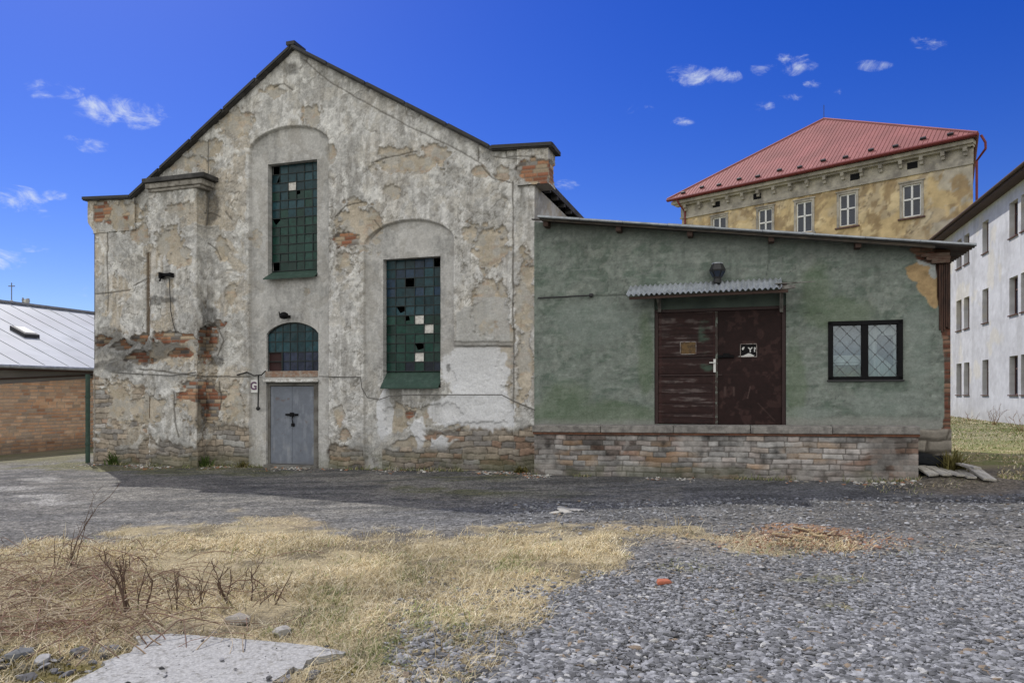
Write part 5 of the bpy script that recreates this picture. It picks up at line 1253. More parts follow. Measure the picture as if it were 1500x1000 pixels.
green = pz([(1230, 850, 60, 7), (1170, 850, 20, 5), (1070, 905, 40, 6), (1190, 920, 40, 7), (1260, 895, 60, 8), (1060, 975, 40, 8), (1000, 830, 60, 6), (850, 930, 50, 8)])
col = mixc(col, (.20, .20, .09), green * .5)
gm = g
gc = mixc(np.array([.36, .30, .18]) + 0 * A[..., None], (.17, .14, .085), sst(.46, .58, B)); col = mixc(col, gc * (.7 + .6 * E)[..., None], gm * .95)
col = mixc(col, mixc(np.array([.20, .21, .07]) + 0 * A[..., None], (.30, .26, .13), sst(.46, .56, B)), back * .95)
m = pz([(90, 985, 130, 22), (20, 960, 90, 16), (500, 985, 50, 14), (150, 950, 60, 10)]); col = mixc(col, np.array([.115, .095, .025]) * (.5 + E)[..., None], m * .95)
m = pz([(40, 975, 60, 12), (190, 925, 120, 8)]); col = mixc(col, (.09, .085, .075), m * .7)
farc = mixc(np.array([.17, .18, .08]) + 0 * A[..., None], (.24, .22, .13), sst(.45, .55, A)); col = mixc(farc, col, near)
tread = ((px > 70) & (px < 340)).astype(float) * sst(772, 778, py) * sst(806, 798, py) * np.sin(PI * np.clip((px - 70) / 270, 0, 1))
dz = (.035 * (A - .5) + .03 * (B - .5) * (.5 + g) + .012 * (E - .5)) * near
dz = dz + .013 * tread * np.sin(2 * PI * (Xg * 4.2 + Yg * 2.6)) * near
dz = dz + .05 * sst(.0, .9, blobs(px, py, [(1185, 786, 95, 24)])) + .04 * g * (fbm(Xg * 1.7, Yg * 1.7, 4, 920) - .45)
sds = polydist(px, py, SLABP + SLABP[:1]) * (2.0 * inpoly(px, py, SLABP) - 1); dz = dz * sst(-6, -40, sds) - .035 * (sds > 2)
mnd = HALL.wxy(HALL.s(1398), .25); dm = np.exp(-(((Xg - mnd[0]) / .75) ** 2 + ((Yg - mnd[1]) / .6) ** 2))
flat = sst(10, 14, Yg); dz = dz * (1 - .5 * flat)
ZG = Zg0 + dz + .15 * dm
grain = np.clip(1 - g * .8 - back, 0, 1) * near
me = mesh_np('ground', np.stack([Xg, Yg, ZG], -1).reshape(-1, 3), (lambda i: np.stack([i[:-1, :-1], i[1:, :-1], i[1:, 1:], i[:-1, 1:]], -1).reshape(-1, 4))(np.arange(Xg.size).reshape(Xg.shape)), col.reshape(-1, 3), {'Grain': grain.ravel()}, True)
gmat = bpy.data.materials.new('ground_grit'); gmat.use_nodes = True; N, L = nodes_of(gmat); b = N['Principled BSDF']; b.inputs['Roughness'].default_value = .9; b.inputs['Specular IOR Level'].default_value = .25
at_ = N.new('ShaderNodeAttribute'); at_.attribute_name = 'Col'; ag = N.new('ShaderNodeAttribute'); ag.attribute_name = 'Grain'
tc = N.new('ShaderNodeTexCoord')
vo = N.new('ShaderNodeTexVoronoi'); vo.inputs['Scale'].default_value = 38; L.new(tc.outputs['Object'], vo.inputs['Vector'])
vo2 = N.new('ShaderNodeTexVoronoi'); vo2.inputs['Scale'].default_value = 17; L.new(tc.outputs['Object'], vo2.inputs['Vector'])
sep = N.new('ShaderNodeSeparateColor'); L.new(vo.outputs['Color'], sep.inputs[0]); sep2 = N.new('ShaderNodeSeparateColor'); L.new(vo2.outputs['Color'], sep2.inputs[0])
def mth(op, a, b_=None, c_=None):
    n = N.new('ShaderNodeMath'); n.operation = op
    for i, q in enumerate((a, b_, c_)):
        if q is None: continue
        if isinstance(q, (int, float)): n.inputs[i].default_value = q
        else: L.new(q, n.inputs[i])
    return n.outputs[0]
v = mth('MULTIPLY_ADD', sep.outputs[0], .9, .45); v2 = mth('MULTIPLY_ADD', sep2.outputs[0], .7, .65); v = mth('MULTIPLY', v, v2)
ed = mth('MULTIPLY_ADD', vo.outputs['Distance'], -.8, 1.25); v = mth('MULTIPLY', v, ed)
nz = N.new('ShaderNodeTexNoise'); nz.inputs['Scale'].default_value = 30; nz.inputs['Detail'].default_value = 6; L.new(tc.outputs['Object'], nz.inputs['Vector'])
v3 = mth('MULTIPLY_ADD', nz.outputs[0], 1.4, .3)
k = N.new('ShaderNodeMix'); L.new(ag.outputs['Fac'], k.inputs[0]); L.new(v3, k.inputs[2]); L.new(v, k.inputs[3])
mm = N.new('ShaderNodeMix'); mm.data_type = 'RGBA'; mm.blend_type = 'MULTIPLY'; mm.inputs[0].default_value = 1; L.new(at_.outputs['Color'], mm.inputs[6]); L.new(k.outputs[0], mm.inputs[7]); L.new(mm.outputs[2], b.inputs['Base Color'])
hgt = mth('ADD', mth('MULTIPLY', mth('SUBTRACT', 1.0, vo.outputs['Distance']), 1.0), mth('MULTIPLY', nz.outputs[0], .8))
bp = N.new('ShaderNodeBump'); bp.inputs['Strength'].default_value = .8; bp.inputs['Distance'].default_value = .018; L.new(hgt, bp.inputs['Height']); L.new(bp.outputs[0], b.inputs['Normal'])
ground = link('ground', me, gmat); ground['kind'] = 'structure'

def gh(X, Y):
    """height of the finished ground (bilinear on the grid)"""
    X = np.asarray(X, float); Y = np.asarray(Y, float)
    i = np.clip(np.searchsorted(gx, X) - 1, 0, len(gx) - 2); j = np.clip(np.searchsorted(gy, Y) - 1, 0, len(gy) - 2)
    u = (X - gx[i]) / (gx[i + 1] - gx[i]); v = (Y - gy[j]) / (gy[j + 1] - gy[j])
    return ZG[i, j] * (1 - u) * (1 - v) + ZG[i + 1, j] * u * (1 - v) + ZG[i, j + 1] * (1 - u) * v + ZG[i + 1, j + 1] * u * v
def gp(px, py):
    """the ground point seen at a place of the photograph"""
    Y = EYE * FP / (py - HY); X = (px - CX) / FP * Y
    for _ in range(8):
        z = float(gh(X, Y)); Y = (EYE - z) * FP / (py - HY); X = (px - CX) / FP * Y
    return X, Y, float(gh(X, Y))

# ------------------------------------------------------------------ loose stones
def icosa():
    t = (1 + 5 ** .5) / 2
    v = np.array([(-1, t, 0), (1, t, 0), (-1, -t, 0), (1, -t, 0), (0, -1, t), (0, 1, t), (0, -1, -t), (0, 1, -t), (t, 0, -1), (t, 0, 1), (-t, 0, -1), (-t, 0, 1)], float); v /= np.linalg.norm(v[0])
    f = np.array([(0, 11, 5), (0, 5, 1), (0, 1, 7), (0, 7, 10), (0, 10, 11), (1, 5, 9), (5, 11, 4), (11, 10, 2), (10, 7, 6), (7, 1, 8), (3, 9, 4), (3, 4, 2), (3, 2, 6), (3, 6, 8), (3, 8, 9), (4, 9, 5), (2, 4, 11), (6, 2, 10), (8, 6, 7), (9, 8, 1)])
    return v, f
IV, IF = icosa()
def stones_mesh(name, X, Y, R, cols, sink=.25, seed=1):
    rg = np.random.default_rng(seed); n = len(X)
    V = IV[None] * (1 + .75 * (rg.random((n, 12, 1)) - .5)) * np.stack([R * (.85 + .8 * rg.random(n)), R * (.55 + .4 * rg.random(n)), R * (.25 + .35 * rg.random(n))], -1)[:, None, :]
    a = rg.random(n) * 2 * PI; tx = (rg.random(n) - .5) * .9
    c, s = np.cos(tx)[:, None], np.sin(tx)[:, None]
    y = V[..., 1] * c - V[..., 2] * s; z = V[..., 1] * s + V[..., 2] * c; x = V[..., 0]
    c, s = np.cos(a)[:, None], np.sin(a)[:, None]
    V = np.stack([x * c - y * s, x * s + y * c, z], -1) + np.stack([X, Y, gh(X, Y) + R * .3 * (1 - sink)], -1)[:, None, :]
    F = IF[None] + (np.arange(n) * 12)[:, None, None]
    return mesh_np(name, V.reshape(-1, 3), F.reshape(-1, 3), np.repeat(cols, 12, 0))
def scatter(n, x0, x1, y0, y1, pw=1.0):
    u = RNG.random(n); Y = y0 + (y1 - y0) * u ** pw; X = x0 + (x1 - x0) * RNG.random(n)
    return X, Y
n = 460000
X, Y = scatter(n, -1.5, 9.5, 3.3, 11.0, 1.25)
px, py = project(X, Y, gz(X, Y)); fr_, g_, bk_, gr_, m1, m2 = ground_masks(X, Y, px, py)
bare = sst(.56, .66, fbm(X * .9 + 7, Y * 1.6, 4, 930))
dust = sst(.40, .56, fbm(X * .55 + 2, Y * 1.1, 4, 933) + .22 * sst(830, 960, py))
dens = gr_ * (.12 + .88 * dust) * sst(825, 900, py + 26 * fbm(X * .8, Y * 1.2, 4, 931) + .06 * (px - 1000)) * (1 - .75 * g_) * (1 - .6 * bare) * sst(11, 8.0, Y) + .05 * sst(700, 760, px) * (1 - g_)
keep = (RNG.random(n) < dens) & (px > 560) & (px < 1560) & (py < 1075)
X, Y, py = X[keep], Y[keep], py[keep]; n = len(X)
R = (.0052 + .0135 * RNG.random(n) ** 2.2) * (.85 + .075 * Y) * (1 + .55 * sst(850, 975, py + 40 * (fbm(X, Y, 3, 934) - .5)) * (RNG.random(n) < .75))
t = RNG.random(n); cols = np.array([.205, .210, .222]) * (.38 + 1.15 * t ** 1.3)[:, None]; w = RNG.random(n); cols[w > .965] = (.40, .40, .39); cols[w < .03] = (.21, .165, .12)
o = link('gravel', stones_mesh('gravel', X, Y, R, cols), M['stone']); tag(o, 'loose blue grey crushed gravel spread over the yard', 'gravel', None, 'stuff')
# crumbs of plaster and stone along the foot of the walls
n = 2600
S = HALL.s(135) + (HALL.s(1345, .45) - HALL.s(135)) * RNG.random(n); O = .05 + np.abs(RNG.normal(0, .28, n)) + np.where(S > 0, .45, 0) + np.where((S > bs0) & (S < bs1), .35, 0)
X, Y = HALL.wxy(S, O); hot = fbm(S * 1.2, S * 0, 3, 940); kp = RNG.random(n) < sst(.42, .6, hot); X, Y = X[kp], Y[kp]; n = len(X)
cols = np.where(RNG.random((n, 1)) < .35, np.array([[.52, .51, .48]]), np.where(RNG.random((n, 1)) < .35, np.array([[.32, .16, .09]]), np.array([[.24, .22, .19]])))
o = link('rubble', stones_mesh('rubble', X, Y, .012 + .03 * RNG.random(n) ** 3, cols, .2, 5), M['stone']); tag(o, 'crumbs of plaster, brick and stone along the foot of the hall wall', 'rubble', None, 'stuff')

# ------------------------------------------------------------------ grass
def blades_mesh(name, X, Y, L_, W_, cols, lean, seed=3, z0=None, curl=.5):
    rg = np.random.default_rng(seed); n = len(X); a = rg.random(n) * 2 * PI; b = a + rg.normal(0, .5, n)
    Z = gh(X, Y) if z0 is None else z0
    th = lean; k1 = L_ * .5
    p0 = np.stack([X, Y, Z - .01], -1)
    d1 = np.stack([np.cos(a) * np.sin(th * .7), np.sin(a) * np.sin(th * .7), np.cos(th * .7)], -1)
    t2 = np.minimum(th * (1 + curl), 1.75); d2 = np.stack([np.cos(b) * np.sin(t2), np.sin(b) * np.sin(t2), np.cos(t2)], -1)
    p1 = p0 + d1 * k1[:, None]; p2 = p1 + d2 * k1[:, None]
    w = np.stack([-np.sin(a + .6), np.cos(a + .6), 0 * a], -1) * (W_ / 2)[:, None]
    V = np.stack([p0 - w, p0 + w, p1 + w * .8, p1 - w * .8, p2 + w * .25, p2 - w * .25], 1)
    i = (np.arange(n) * 6)[:, None]; F = np.stack([i + 0, i + 1, i + 2, i + 3], -1).reshape(-1, 4); F2 = np.stack([i + 3, i + 2, i + 4, i + 5], -1).reshape(-1, 4)
    return mesh_np(name, V.reshape(-1, 3), np.concatenate([F, F2]), np.repeat(cols, 6, 0))
def straw_cols(X, Y, n, greenness, pale=.3):
    pal = np.array([(.55, .46, .28), (.62, .54, .36), (.68, .62, .46), (.42, .335, .20), (.50, .41, .25)])
    c = pal[RNG.integers(0, 5, n)] * (.75 + .5 * RNG.random(n))[:, None]
    gsel = RNG.random(n) < greenness
    c[gsel] = np.array([.20, .235, .085]) * (.6 + .8 * RNG.random(gsel.sum()))[:, None]
    return c
n = 330000
X, Y = scatter(n, -9.5, 4.2, 3.5, 10.8, 1.15)
px, py = project(X, Y, gz(X, Y)); fr_, g_, bk_, gr_, m1, m2 = ground_masks(X, Y, px, py)
clump = fbm(X * 2.1, Y * 2.1, 4, 950); thin = sst(790, 765, py)
dens = g_ * (.22 + 1.0 * sst(.38, .6, clump)) * (1 - .65 * thin) * (1 - inpoly(px + 12 * m1, py + 8 * m2, SLABP)) * (1 - .9 * sst(0, .4, blobs(px, py, [(90, 985, 130, 26), (20, 965, 90, 18)])))
keep = (RNG.random(n) < dens) & (px > -40) & (py < 1060)
X, Y, px, py = X[keep], Y[keep], px[keep], py[keep]; n = len(X)
gr = sst(.50, .66, fbm(X * .8, Y * .8, 4, 951)) * .30 * sst(790, 850, py) + .04 + .36 * sst(0, .6, blobs(px, py, [(630, 920, 100, 40), (600, 850, 40, 16), (760, 830, 60, 16), (560, 960, 80, 40), (480, 880, 60, 30)])) * sst(.4, .6, clump[keep])
cols = straw_cols(X, Y, n, gr) * (.8 + .45 * sst(.3, .7, fbm(X * 1.3, Y * 1.3, 4, 952)))[:, None]
L_ = (.04 + .10 * RNG.random(n) ** 1.7) * (.75 + .6 * sst(.4, .65, clump[keep])) * (1 - .45 * sst(800, 770, py)); lean = .75 + .8 * RNG.random(n)
ns_ = 2600; X2, Y2 = scatter(ns_, -8, 2.5, 3.6, 9, 1.2); p2, q2 = project(X2, Y2, gz(X2, Y2)); _, g2, _, _, _, _ = ground_masks(X2, Y2, p2, q2); k2 = (RNG.random(ns_) < g2) & ~inpoly(p2, q2, SLABP); X2, Y2 = X2[k2], Y2[k2]; ns_ = len(X2)
X = np.concatenate([X, X2]); Y = np.concatenate([Y, Y2]); cols = np.concatenate([cols, straw_cols(X2, Y2, ns_, .02)]); L_ = np.concatenate([L_, .14 + .16 * RNG.random(ns_)]); lean = np.concatenate([lean, .35 + 1.1 * RNG.random(ns_)]); n = len(X)
o = link('dry_grass', blades_mesh('dry_grass', X, Y, L_, (.0028 + .0025 * RNG.random(n)) * (.55 + .11 * Y), cols, lean), M['blade']); tag(o, 'matted straw coloured grass with a few green tufts on the near ground', 'grass', None, 'stuff')
n = 40000
X, Y = scatter(n, -5, .5, 3.6, 6.0); px, py = project(X, Y, gz(X, Y)); m1 = fbm(X * 2.3, Y * 2.3, 5, 955) - .5
d_ = sst(-.1, .4, blobs(px + 60 * m1, py + 30 * m1, [(90, 985, 130, 22), (20, 960, 90, 16), (500, 985, 50, 14), (150, 950, 60, 10)]) + .8 * (fbm(X * 6, Y * 6, 3, 956) - .5))
keep = (RNG.random(n) < d_) & ~inpoly(px, py, SLABP); X, Y = X[keep], Y[keep]; n = len(X)
cols = np.array([(.20, .155, .04), (.13, .115, .03), (.10, .075, .03), (.25, .20, .08)])[RNG.integers(0, 4, n)] * (.5 + .8 * RNG.random(n))[:, None]
o = link('moss', blades_mesh('moss', X, Y, .012 + .03 * RNG.random(n), .006 + .004 * RNG.random(n), cols, .2 + 1.1 * RNG.random(n), 14), M['blade']); tag(o, 'olive brown moss growing round the concrete slab', 'moss', None, 'stuff')
# grit and pebbles strewn over the slab and the moss
n = 900
X, Y = scatter(n, -4.2, -.6, 3.7, 5.4); px, py = project(X, Y, gz(X, Y)); on = inpoly(px, py, SLABP)
keep = np.where(on, RNG.random(n) < .35, RNG.random(n) < .8 * sst(-.2, .3, blobs(px, py, [(80, 975, 120, 34), (480, 990, 60, 14)]))); X, Y, on = X[keep], Y[keep], on[keep]; n = len(X)
R = np.where(on, .005 + .018 * RNG.random(n) ** 5, .008 + .04 * RNG.random(n) ** 3); cols = np.array([.13, .13, .135]) * (.3 + 1.6 * RNG.random(n) ** 2)[:, None]
me = stones_mesh('pebbles', X, Y, R, cols, .2, 15); co_ = np.empty(len(me.vertices) * 3, np.float32); me.vertices.foreach_get('co', co_); co_ = co_.reshape(-1, 3); co_[:, 2] += np.repeat(np.where(on, .058, 0), 12); me.vertices.foreach_set('co', co_.ravel()); me.update()
o = link('pebbles', me, M['stone']); tag(o, 'dark grit and pebbles strewn over the slab and its mossy edge', 'pebbles', None, 'stuff')
# sparse tufts in the gravel and along the wall foot
n = 70000
X, Y = scatter(n, -12, 12, 3.5, 19, 1.0); px, py = project(X, Y, gz(X, Y)); m1 = fbm(X * 1.3, Y * 1.3, 5, 901) - .5
d_ = sst(.1, .6, blobs(px + 40 * m1, py + 20 * m1, [(1230, 850, 60, 7), (1170, 850, 20, 5), (1070, 905, 40, 6), (1190, 920, 40, 7), (1260, 895, 60, 8), (1060, 975, 60, 12), (1000, 830, 90, 10), (850, 930, 70, 10), (1200, 812, 260, 12), (1150, 800, 110, 12), (1350, 715, 120, 10), (60, 672, 120, 12), (1300, 705, 60, 5), (1380, 690, 30, 8), (180, 930, 60, 8)]))
keep = RNG.random(n) < d_ * .9; X, Y = X[keep], Y[keep]; n = len(X)
cols = straw_cols(X, Y, n, .45)
o = link('sparse_grass', blades_mesh('sparse_grass', X, Y, .04 + .07 * RNG.random(n), .005 + .003 * RNG.random(n), cols, .4 + .9 * RNG.random(n), 8), M['blade']); tag(o, 'thin tufts of yellowing grass between the stones of the yard', 'grass', None, 'stuff')
n = 3800
S = HALL.s(135) + (HALL.s(1345, .45) - HALL.s(135)) * RNG.random(n); O = .03 + np.abs(RNG.normal(0, .10, n)) + np.where(S > 0, .45, 0) + np.where((S > bs0) & (S < bs1), .35, 0)
X, Y = HALL.wxy(S, O); hot = fbm(S * 1.7 + 3, S * 0, 3, 960); spx, _ = HALL.proj(S, O, 0 * S); kp = (RNG.random(n) < sst(.42, .62, hot)) & ((spx < 384) | (spx > 470)); X, Y = X[kp], Y[kp]; n = len(X)
cols = straw_cols(X, Y, n, .7) * .75
o = link('wall_foot_grass', blades_mesh('wall_foot_grass', X, Y, .05 + .12 * RNG.random(n) ** 2, .007 + .006 * RNG.random(n), cols, .3 + .8 * RNG.random(n), 9), M['blade']); tag(o, 'mossy green grass growing along the foot of the old walls', 'grass', None, 'stuff')
n = 110000
X, Y = scatter(n, 7.8, 26, 12.5, 45, 1.3); px, py = project(X, Y, gz(X, Y)); m1 = fbm(X * 1.3, Y * 1.3, 5, 901) - .5
keep = (px > 1385) & (px < 1530) & ~((px < 1462) & (py > 676)) & (py < 712 + 10 * m1) & (RNG.random(n) < .3 + .7 * sst(.35, .6, fbm(X * .6, Y * .6, 4, 970))); X, Y, py = X[keep], Y[keep], py[keep]; n = len(X)
cols = straw_cols(X, Y, n, .35 + .35 * sst(.45, .55, fbm(X * .35, Y * .35, 3, 971)))
o = link('meadow_grass', blades_mesh('meadow_grass', X, Y, .035 + .08 * RNG.random(n), .006 + .0008 * Y, cols, .5 + .9 * RNG.random(n), 10), M['blade']); tag(o, 'rough green and straw grass between the annex and the white building', 'grass', None, 'stuff')

# ------------------------------------------------------------------ things lying in the yard
mb = MB(); pts = []
n_ = len(SLABP)
for i in range(n_):
    a, b = SLABP[i], SLABP[(i + 1) % n_]
    for k in range(5):
        t = k / 5; pts.append((a[0] + (b[0] - a[0]) * t + random.uniform(-1.2, 1.2), a[1] + (b[1] - a[1]) * t + random.uniform(-.8, .8)))
P3 = [gp(*p) for p in pts]; cx_, cy_ = np.mean([p[0] for p in P3]), np.mean([p[1] for p in P3])
slab_z = float(np.median([gz(p[0], 0) for p in P3])) + .022
import bmesh
bm = bmesh.new(); vs = [bm.verts.new((p[0] - cx_, p[1] - cy_, slab_z)) for p in P3]; f = bm.faces.new(vs)
if f.normal.z < 0: f.normal_flip()
r = bmesh.ops.extrude_face_region(bm, geom=[f]); 
for v_ in [q for q in r['geom'] if isinstance(q, bmesh.types.BMVert)]: v_.co.z -= .14; 
bmesh.ops.recalc_face_normals(bm, faces=bm.faces); bmesh.ops.triangulate(bm, faces=bm.faces); me = bpy.data.meshes.new('concrete_slab'); bm.to_mesh(me); bm.free()
o = link('concrete_slab', me, M['concrete']); o.location = (cx_, cy_, 0); tag(o, 'broken pale concrete slab sunk in the dry grass', 'slab')

def rock(px_, py_, r, c, label, group=None, name='stone', flat=.55, m=None, seed=0):
    rg = random.Random(seed + int(px_)); x, y, z = gp(px_, py_); bm = bmesh.new(); bmesh.ops.create_icosphere(bm, subdivisions=2, radius=1)
    for v_ in bm.verts:
        k = 1 + .30 * (rg.random() - .5); v_.co = Vector((v_.co.x * r * 1.25 * k, v_.co.y * r * .9 * k, v_.co.z * r * flat * k))
    me = bpy.data.meshes.new(name); bm.to_mesh(me); bm.free()
    a = me.attributes.new('Col', 'FLOAT_COLOR', 'POINT')
    for d_ in a.data: d_.color = (*c, 1)
    o = link(name, me, m or M['stone']); o.location = (x, y, z + r * flat * .45); o.rotation_euler = (rg.uniform(-.2, .2), rg.uniform(-.2, .2), rg.uniform(0, 6)); return tag(o, label, 'stone' if name == 'stone' else name.replace('_', ' '), group)
gs_ = 'pale flat stones on the dark grit'
rock(814, 751, .10, (.36, .35, .32), 'pale flat stone at the hall end of the row of three', gs_, flat=.16)
rock(829, 748, .13, (.38, .37, .34), 'longest pale flat stone of the three on dark grit', gs_, flat=.14)
rock(845, 747, .09, (.36, .35, .33), 'pale flat stone at the annex end of the row of three', gs_, flat=.18)
gs_ = 'dark stones by the concrete slab'
rock(201, 991, .045, (.06, .063, .07), 'small dark stone lying on the concrete slab by its mossy edge', gs_)
rock(231, 990, .05, (.07, .072, .08), 'largest dark stone lying on the concrete slab', gs_)
rock(30, 962, .07, (.13, .135, .14), 'grey stone in the moss beyond the slab corner', gs_)
rock(62, 968, .05, (.30, .30, .30), 'light grey stone beside the moss patch near the slab', gs_)
rock(118, 958, .06, (.10, .10, .11), 'dark stone half buried in the moss next to the slab', gs_)
rock(160, 955, .055, (.16, .16, .17), 'grey stone at the notch of the slab edge', gs_)
rock(414, 928, .07, (.30, .29, .27), 'pale stone in the dry grass behind the slab', gs_)
rock(348, 912, .08, (.26, .24, .21), 'rounded pale stone under the bare twigs', gs_)
x, y, z = gp(972, 856); mb = MB(); bmv = [(-.075, -.035, 0), (.07, -.03, 0), (.06, .035, 0), (-.05, .04, 0), (-.065, -.03, .034), (.065, -.02, .022), (.05, .03, .03), (-.04, .035, .038)]; mb.hexa(bmv)
o = mb.build('brick_fragment', M['brickbit'], None, (0, 0, 0), .01); o.location = (x, y, z + .012); o.rotation_euler = (.1, -.05, .3); tag(o, 'orange brick fragment lying alone on the gravel', 'brick')

# weathered planks by the corner of the annex
for i, (a, b, w, lb) in enumerate((((1348, 684), (1368, 697), .17, 'short grey plank nearest the brick end of the loading platform'), ((1362, 685), (1388, 699), .17, 'grey plank lying between two others at the annex corner'), ((1378, 688), (1408, 702), .15, 'darker split plank in the middle of the row by the annex corner'), ((1404, 690), (1424, 704), .15, 'dull grey plank beside the palest one of the row'), ((1420, 684), (1450, 706), .20, 'palest and longest plank of the row beside the grass'), ((1405, 681), (1432, 688), .12, 'thin plank lying crosswise behind the row of planks'))):
    sa, za = HALL.pix(*a, .12 + .02 * i); sb, zb = HALL.pix(*b, .55 + .06 * i); p = Vector(HALL.world(sa, .12 + .02 * i, za)); q = Vector(HALL.world(sb, .55 + .06 * i, zb)); q.z = max(q.z, float(gh(q.x, q.y)) + .03); p.z = max(p.z, float(gh(p.x, p.y)) + .03); d = (q - p); L_ = d.length; mb = MB(); n = 4
    for k in range(n):
        x0, x1 = L_ * k / n, L_ * (k + 1) / n; wv = w * (.95 + .1 * random.random()) / 2
        mb.hexa([(x0, -wv, 0), (x1, -wv, 0), (x1, wv, 0), (x0, wv, 0), (x0, -wv, .035), (x1, -wv, .035), (x1, wv, .035), (x0, wv, .035)])
    o = mb.build('plank', M['plank'], None, (0, 0, 0), .004); o.location = p + Vector((0, 0, .004 * (i % 3))); o.rotation_euler = (random.uniform(-.08, .08), -math.asin(d.z / L_), math.atan2(d.y, d.x)); tag(o, lb, 'plank', 'planks by the annex corner')

# heap of straw and brick dust
x, y, z = gp(1190, 787); n = 800; hx = RNG.normal(0, .50, n); hy = RNG.normal(0, .30, n); cols = np.array([(.36, .21, .12), (.44, .33, .19), (.28, .15, .09), (.50, .42, .28)])[RNG.integers(0, 4, n)] * (.6 + .7 * RNG.random(n))[:, None]
me = blades_mesh('straw_heap', x + hx, y + hy, .04 + .09 * RNG.random(n), .006 + .006 * RNG.random(n), cols, 1.15 + .45 * RNG.random(n), 12); me.transform(Matrix.Translation((-x, -y, -z + .015)))
o = thing('straw_heap', None, None, (x, y, z)); tag(link('straw', me, M['blade'], o), kind='stuff')
n = 900; hx = RNG.normal(0, .45, n); hy = RNG.normal(0, .26, n); cc = np.array([(.36, .22, .15), (.44, .32, .22), (.27, .15, .105), (.20, .155, .12), (.48, .40, .29)])[RNG.integers(0, 5, n)] * (.6 + .7 * RNG.random(n))[:, None]
me = stones_mesh('crumbs', x + hx, y + hy, .007 + .020 * RNG.random(n) ** 3, cc, .2, 16); me.transform(Matrix.Translation((-x, -y, -z))); tag(link('brick_crumbs', me, M['stone'], o), kind='stuff')
mb = MB(); rg2 = random.Random(3)
for k in range(16):
    a_, r_ = rg2.uniform(0, 6.28), rg2.uniform(0, .36); x1, y1 = r_ * math.cos(a_), r_ * .6 * math.sin(a_); b_ = rg2.uniform(0, 6.28); l_ = rg2.uniform(.08, .25); zz1 = float(gh(x + x1, y + y1)) - z + .035; mb.cur = rg2.choice(((.10, .06, .04), (.42, .33, .2))); mb.tube([(x1, y1, zz1), (x1 + l_ * math.cos(b_), y1 + l_ * math.sin(b_), zz1 + .02)], .009, 5)
mb.build('stick', M['twig'], o)
tag(o, 'low scattered heap of orange straw and brick dust on the grit', 'straw heap')

# ------------------------------------------------------------------ bare shrubs and brambles
def shrub(px_, py_, h, n, label, seed, spread=.5, group='bare shrubs in the dry grass', col=(.10, .066, .048), r0=.006):
    rg = random.Random(seed); x, y, z = gp(px_, py_); mb = MB(); mb.cur = col
    def grow(p, d, L_, r, lev):
        pts = [p]; q = p; m = 5
        for k in range(m):
            d = (d + Vector((rg.uniform(-.22, .22), rg.uniform(-.22, .22), rg.uniform(-.08, .12)))).normalized(); q = q + d * L_ / m; pts.append(q)
            if lev < 2 and k >= 1 and rg.random() < .62:
                dd = (d + Vector((rg.uniform(-1, 1), rg.uniform(-1, 1), rg.uniform(-.1, .5)))).normalized(); grow(q, dd, L_ * rg.uniform(.25, .5), r * .62, lev + 1)
        mb.tube(pts, [r * (1 - .7 * i / m) for i in range(m + 1)], 5)
    for i in range(n):
        a = rg.random() * 2 * PI; k = rg.random() * spread
        grow(Vector((math.cos(a) * k * .25, math.sin(a) * k * .25, -.03)), Vector((math.cos(a) * k, math.sin(a) * k, 1)).normalized(), h * rg.uniform(.45, .85), r0 * rg.uniform(.7, 1.2), 0)
    o = mb.build('bare_shrub', M['twig'], None); o.location = (x, y, z); tag(o, label, 'shrub', group)
shrub(101, 828, .80, 3, 'tallest bare shrub, a few upright twigs rising near the tyre marks', 1, .25, r0=.006)
shrub(78, 830, .45, 4, 'low thin bare shrub next to the tallest one', 2, .5, r0=.005)
shrub(165, 838, .36, 5, 'small brownish bare shrub over the reddish brush', 3, .8, r0=.005)
shrub(182, 870, .55, 3, 'bare shrub with slanting twigs behind the concrete slab', 4, .7)
shrub(212, 900, .62, 5, 'thickest dark bare shrub, standing just behind the slab', 5, .6, r0=.009)
shrub(256, 892, .48, 3, 'slim upright bare shrub beside the thickest dark one', 6, .3)
shrub(296, 888, .42, 4, 'forked bare shrub in the middle of the row', 7, .4)
shrub(335, 884, .40, 5, 'wide low bare shrub with bent twigs', 8, .9)
shrub(358, 890, .42, 4, 'bare shrub with one long twig leaning towards the gravel', 9, .9, r0=.008)
shrub(395, 880, .28, 3, 'smallest bare shrub, last of the row towards the gravel', 10, .6, r0=.005)
for p, q, h, n, sd, lb in ((1455, 622, .9, 9, 21, 'rusty dry shrub against the foot of the white wall'), (1497, 632, .8, 8, 22, 'dry shrub by the white wall at the edge of the view'), (1420, 617, .5, 5, 23, 'thin dry stalks by the white wall nearest the annex')):
    shrub(p, q, h, n, lb, sd, .7, 'dry shrubs by the white wall', (.22, .12, .06), .012)
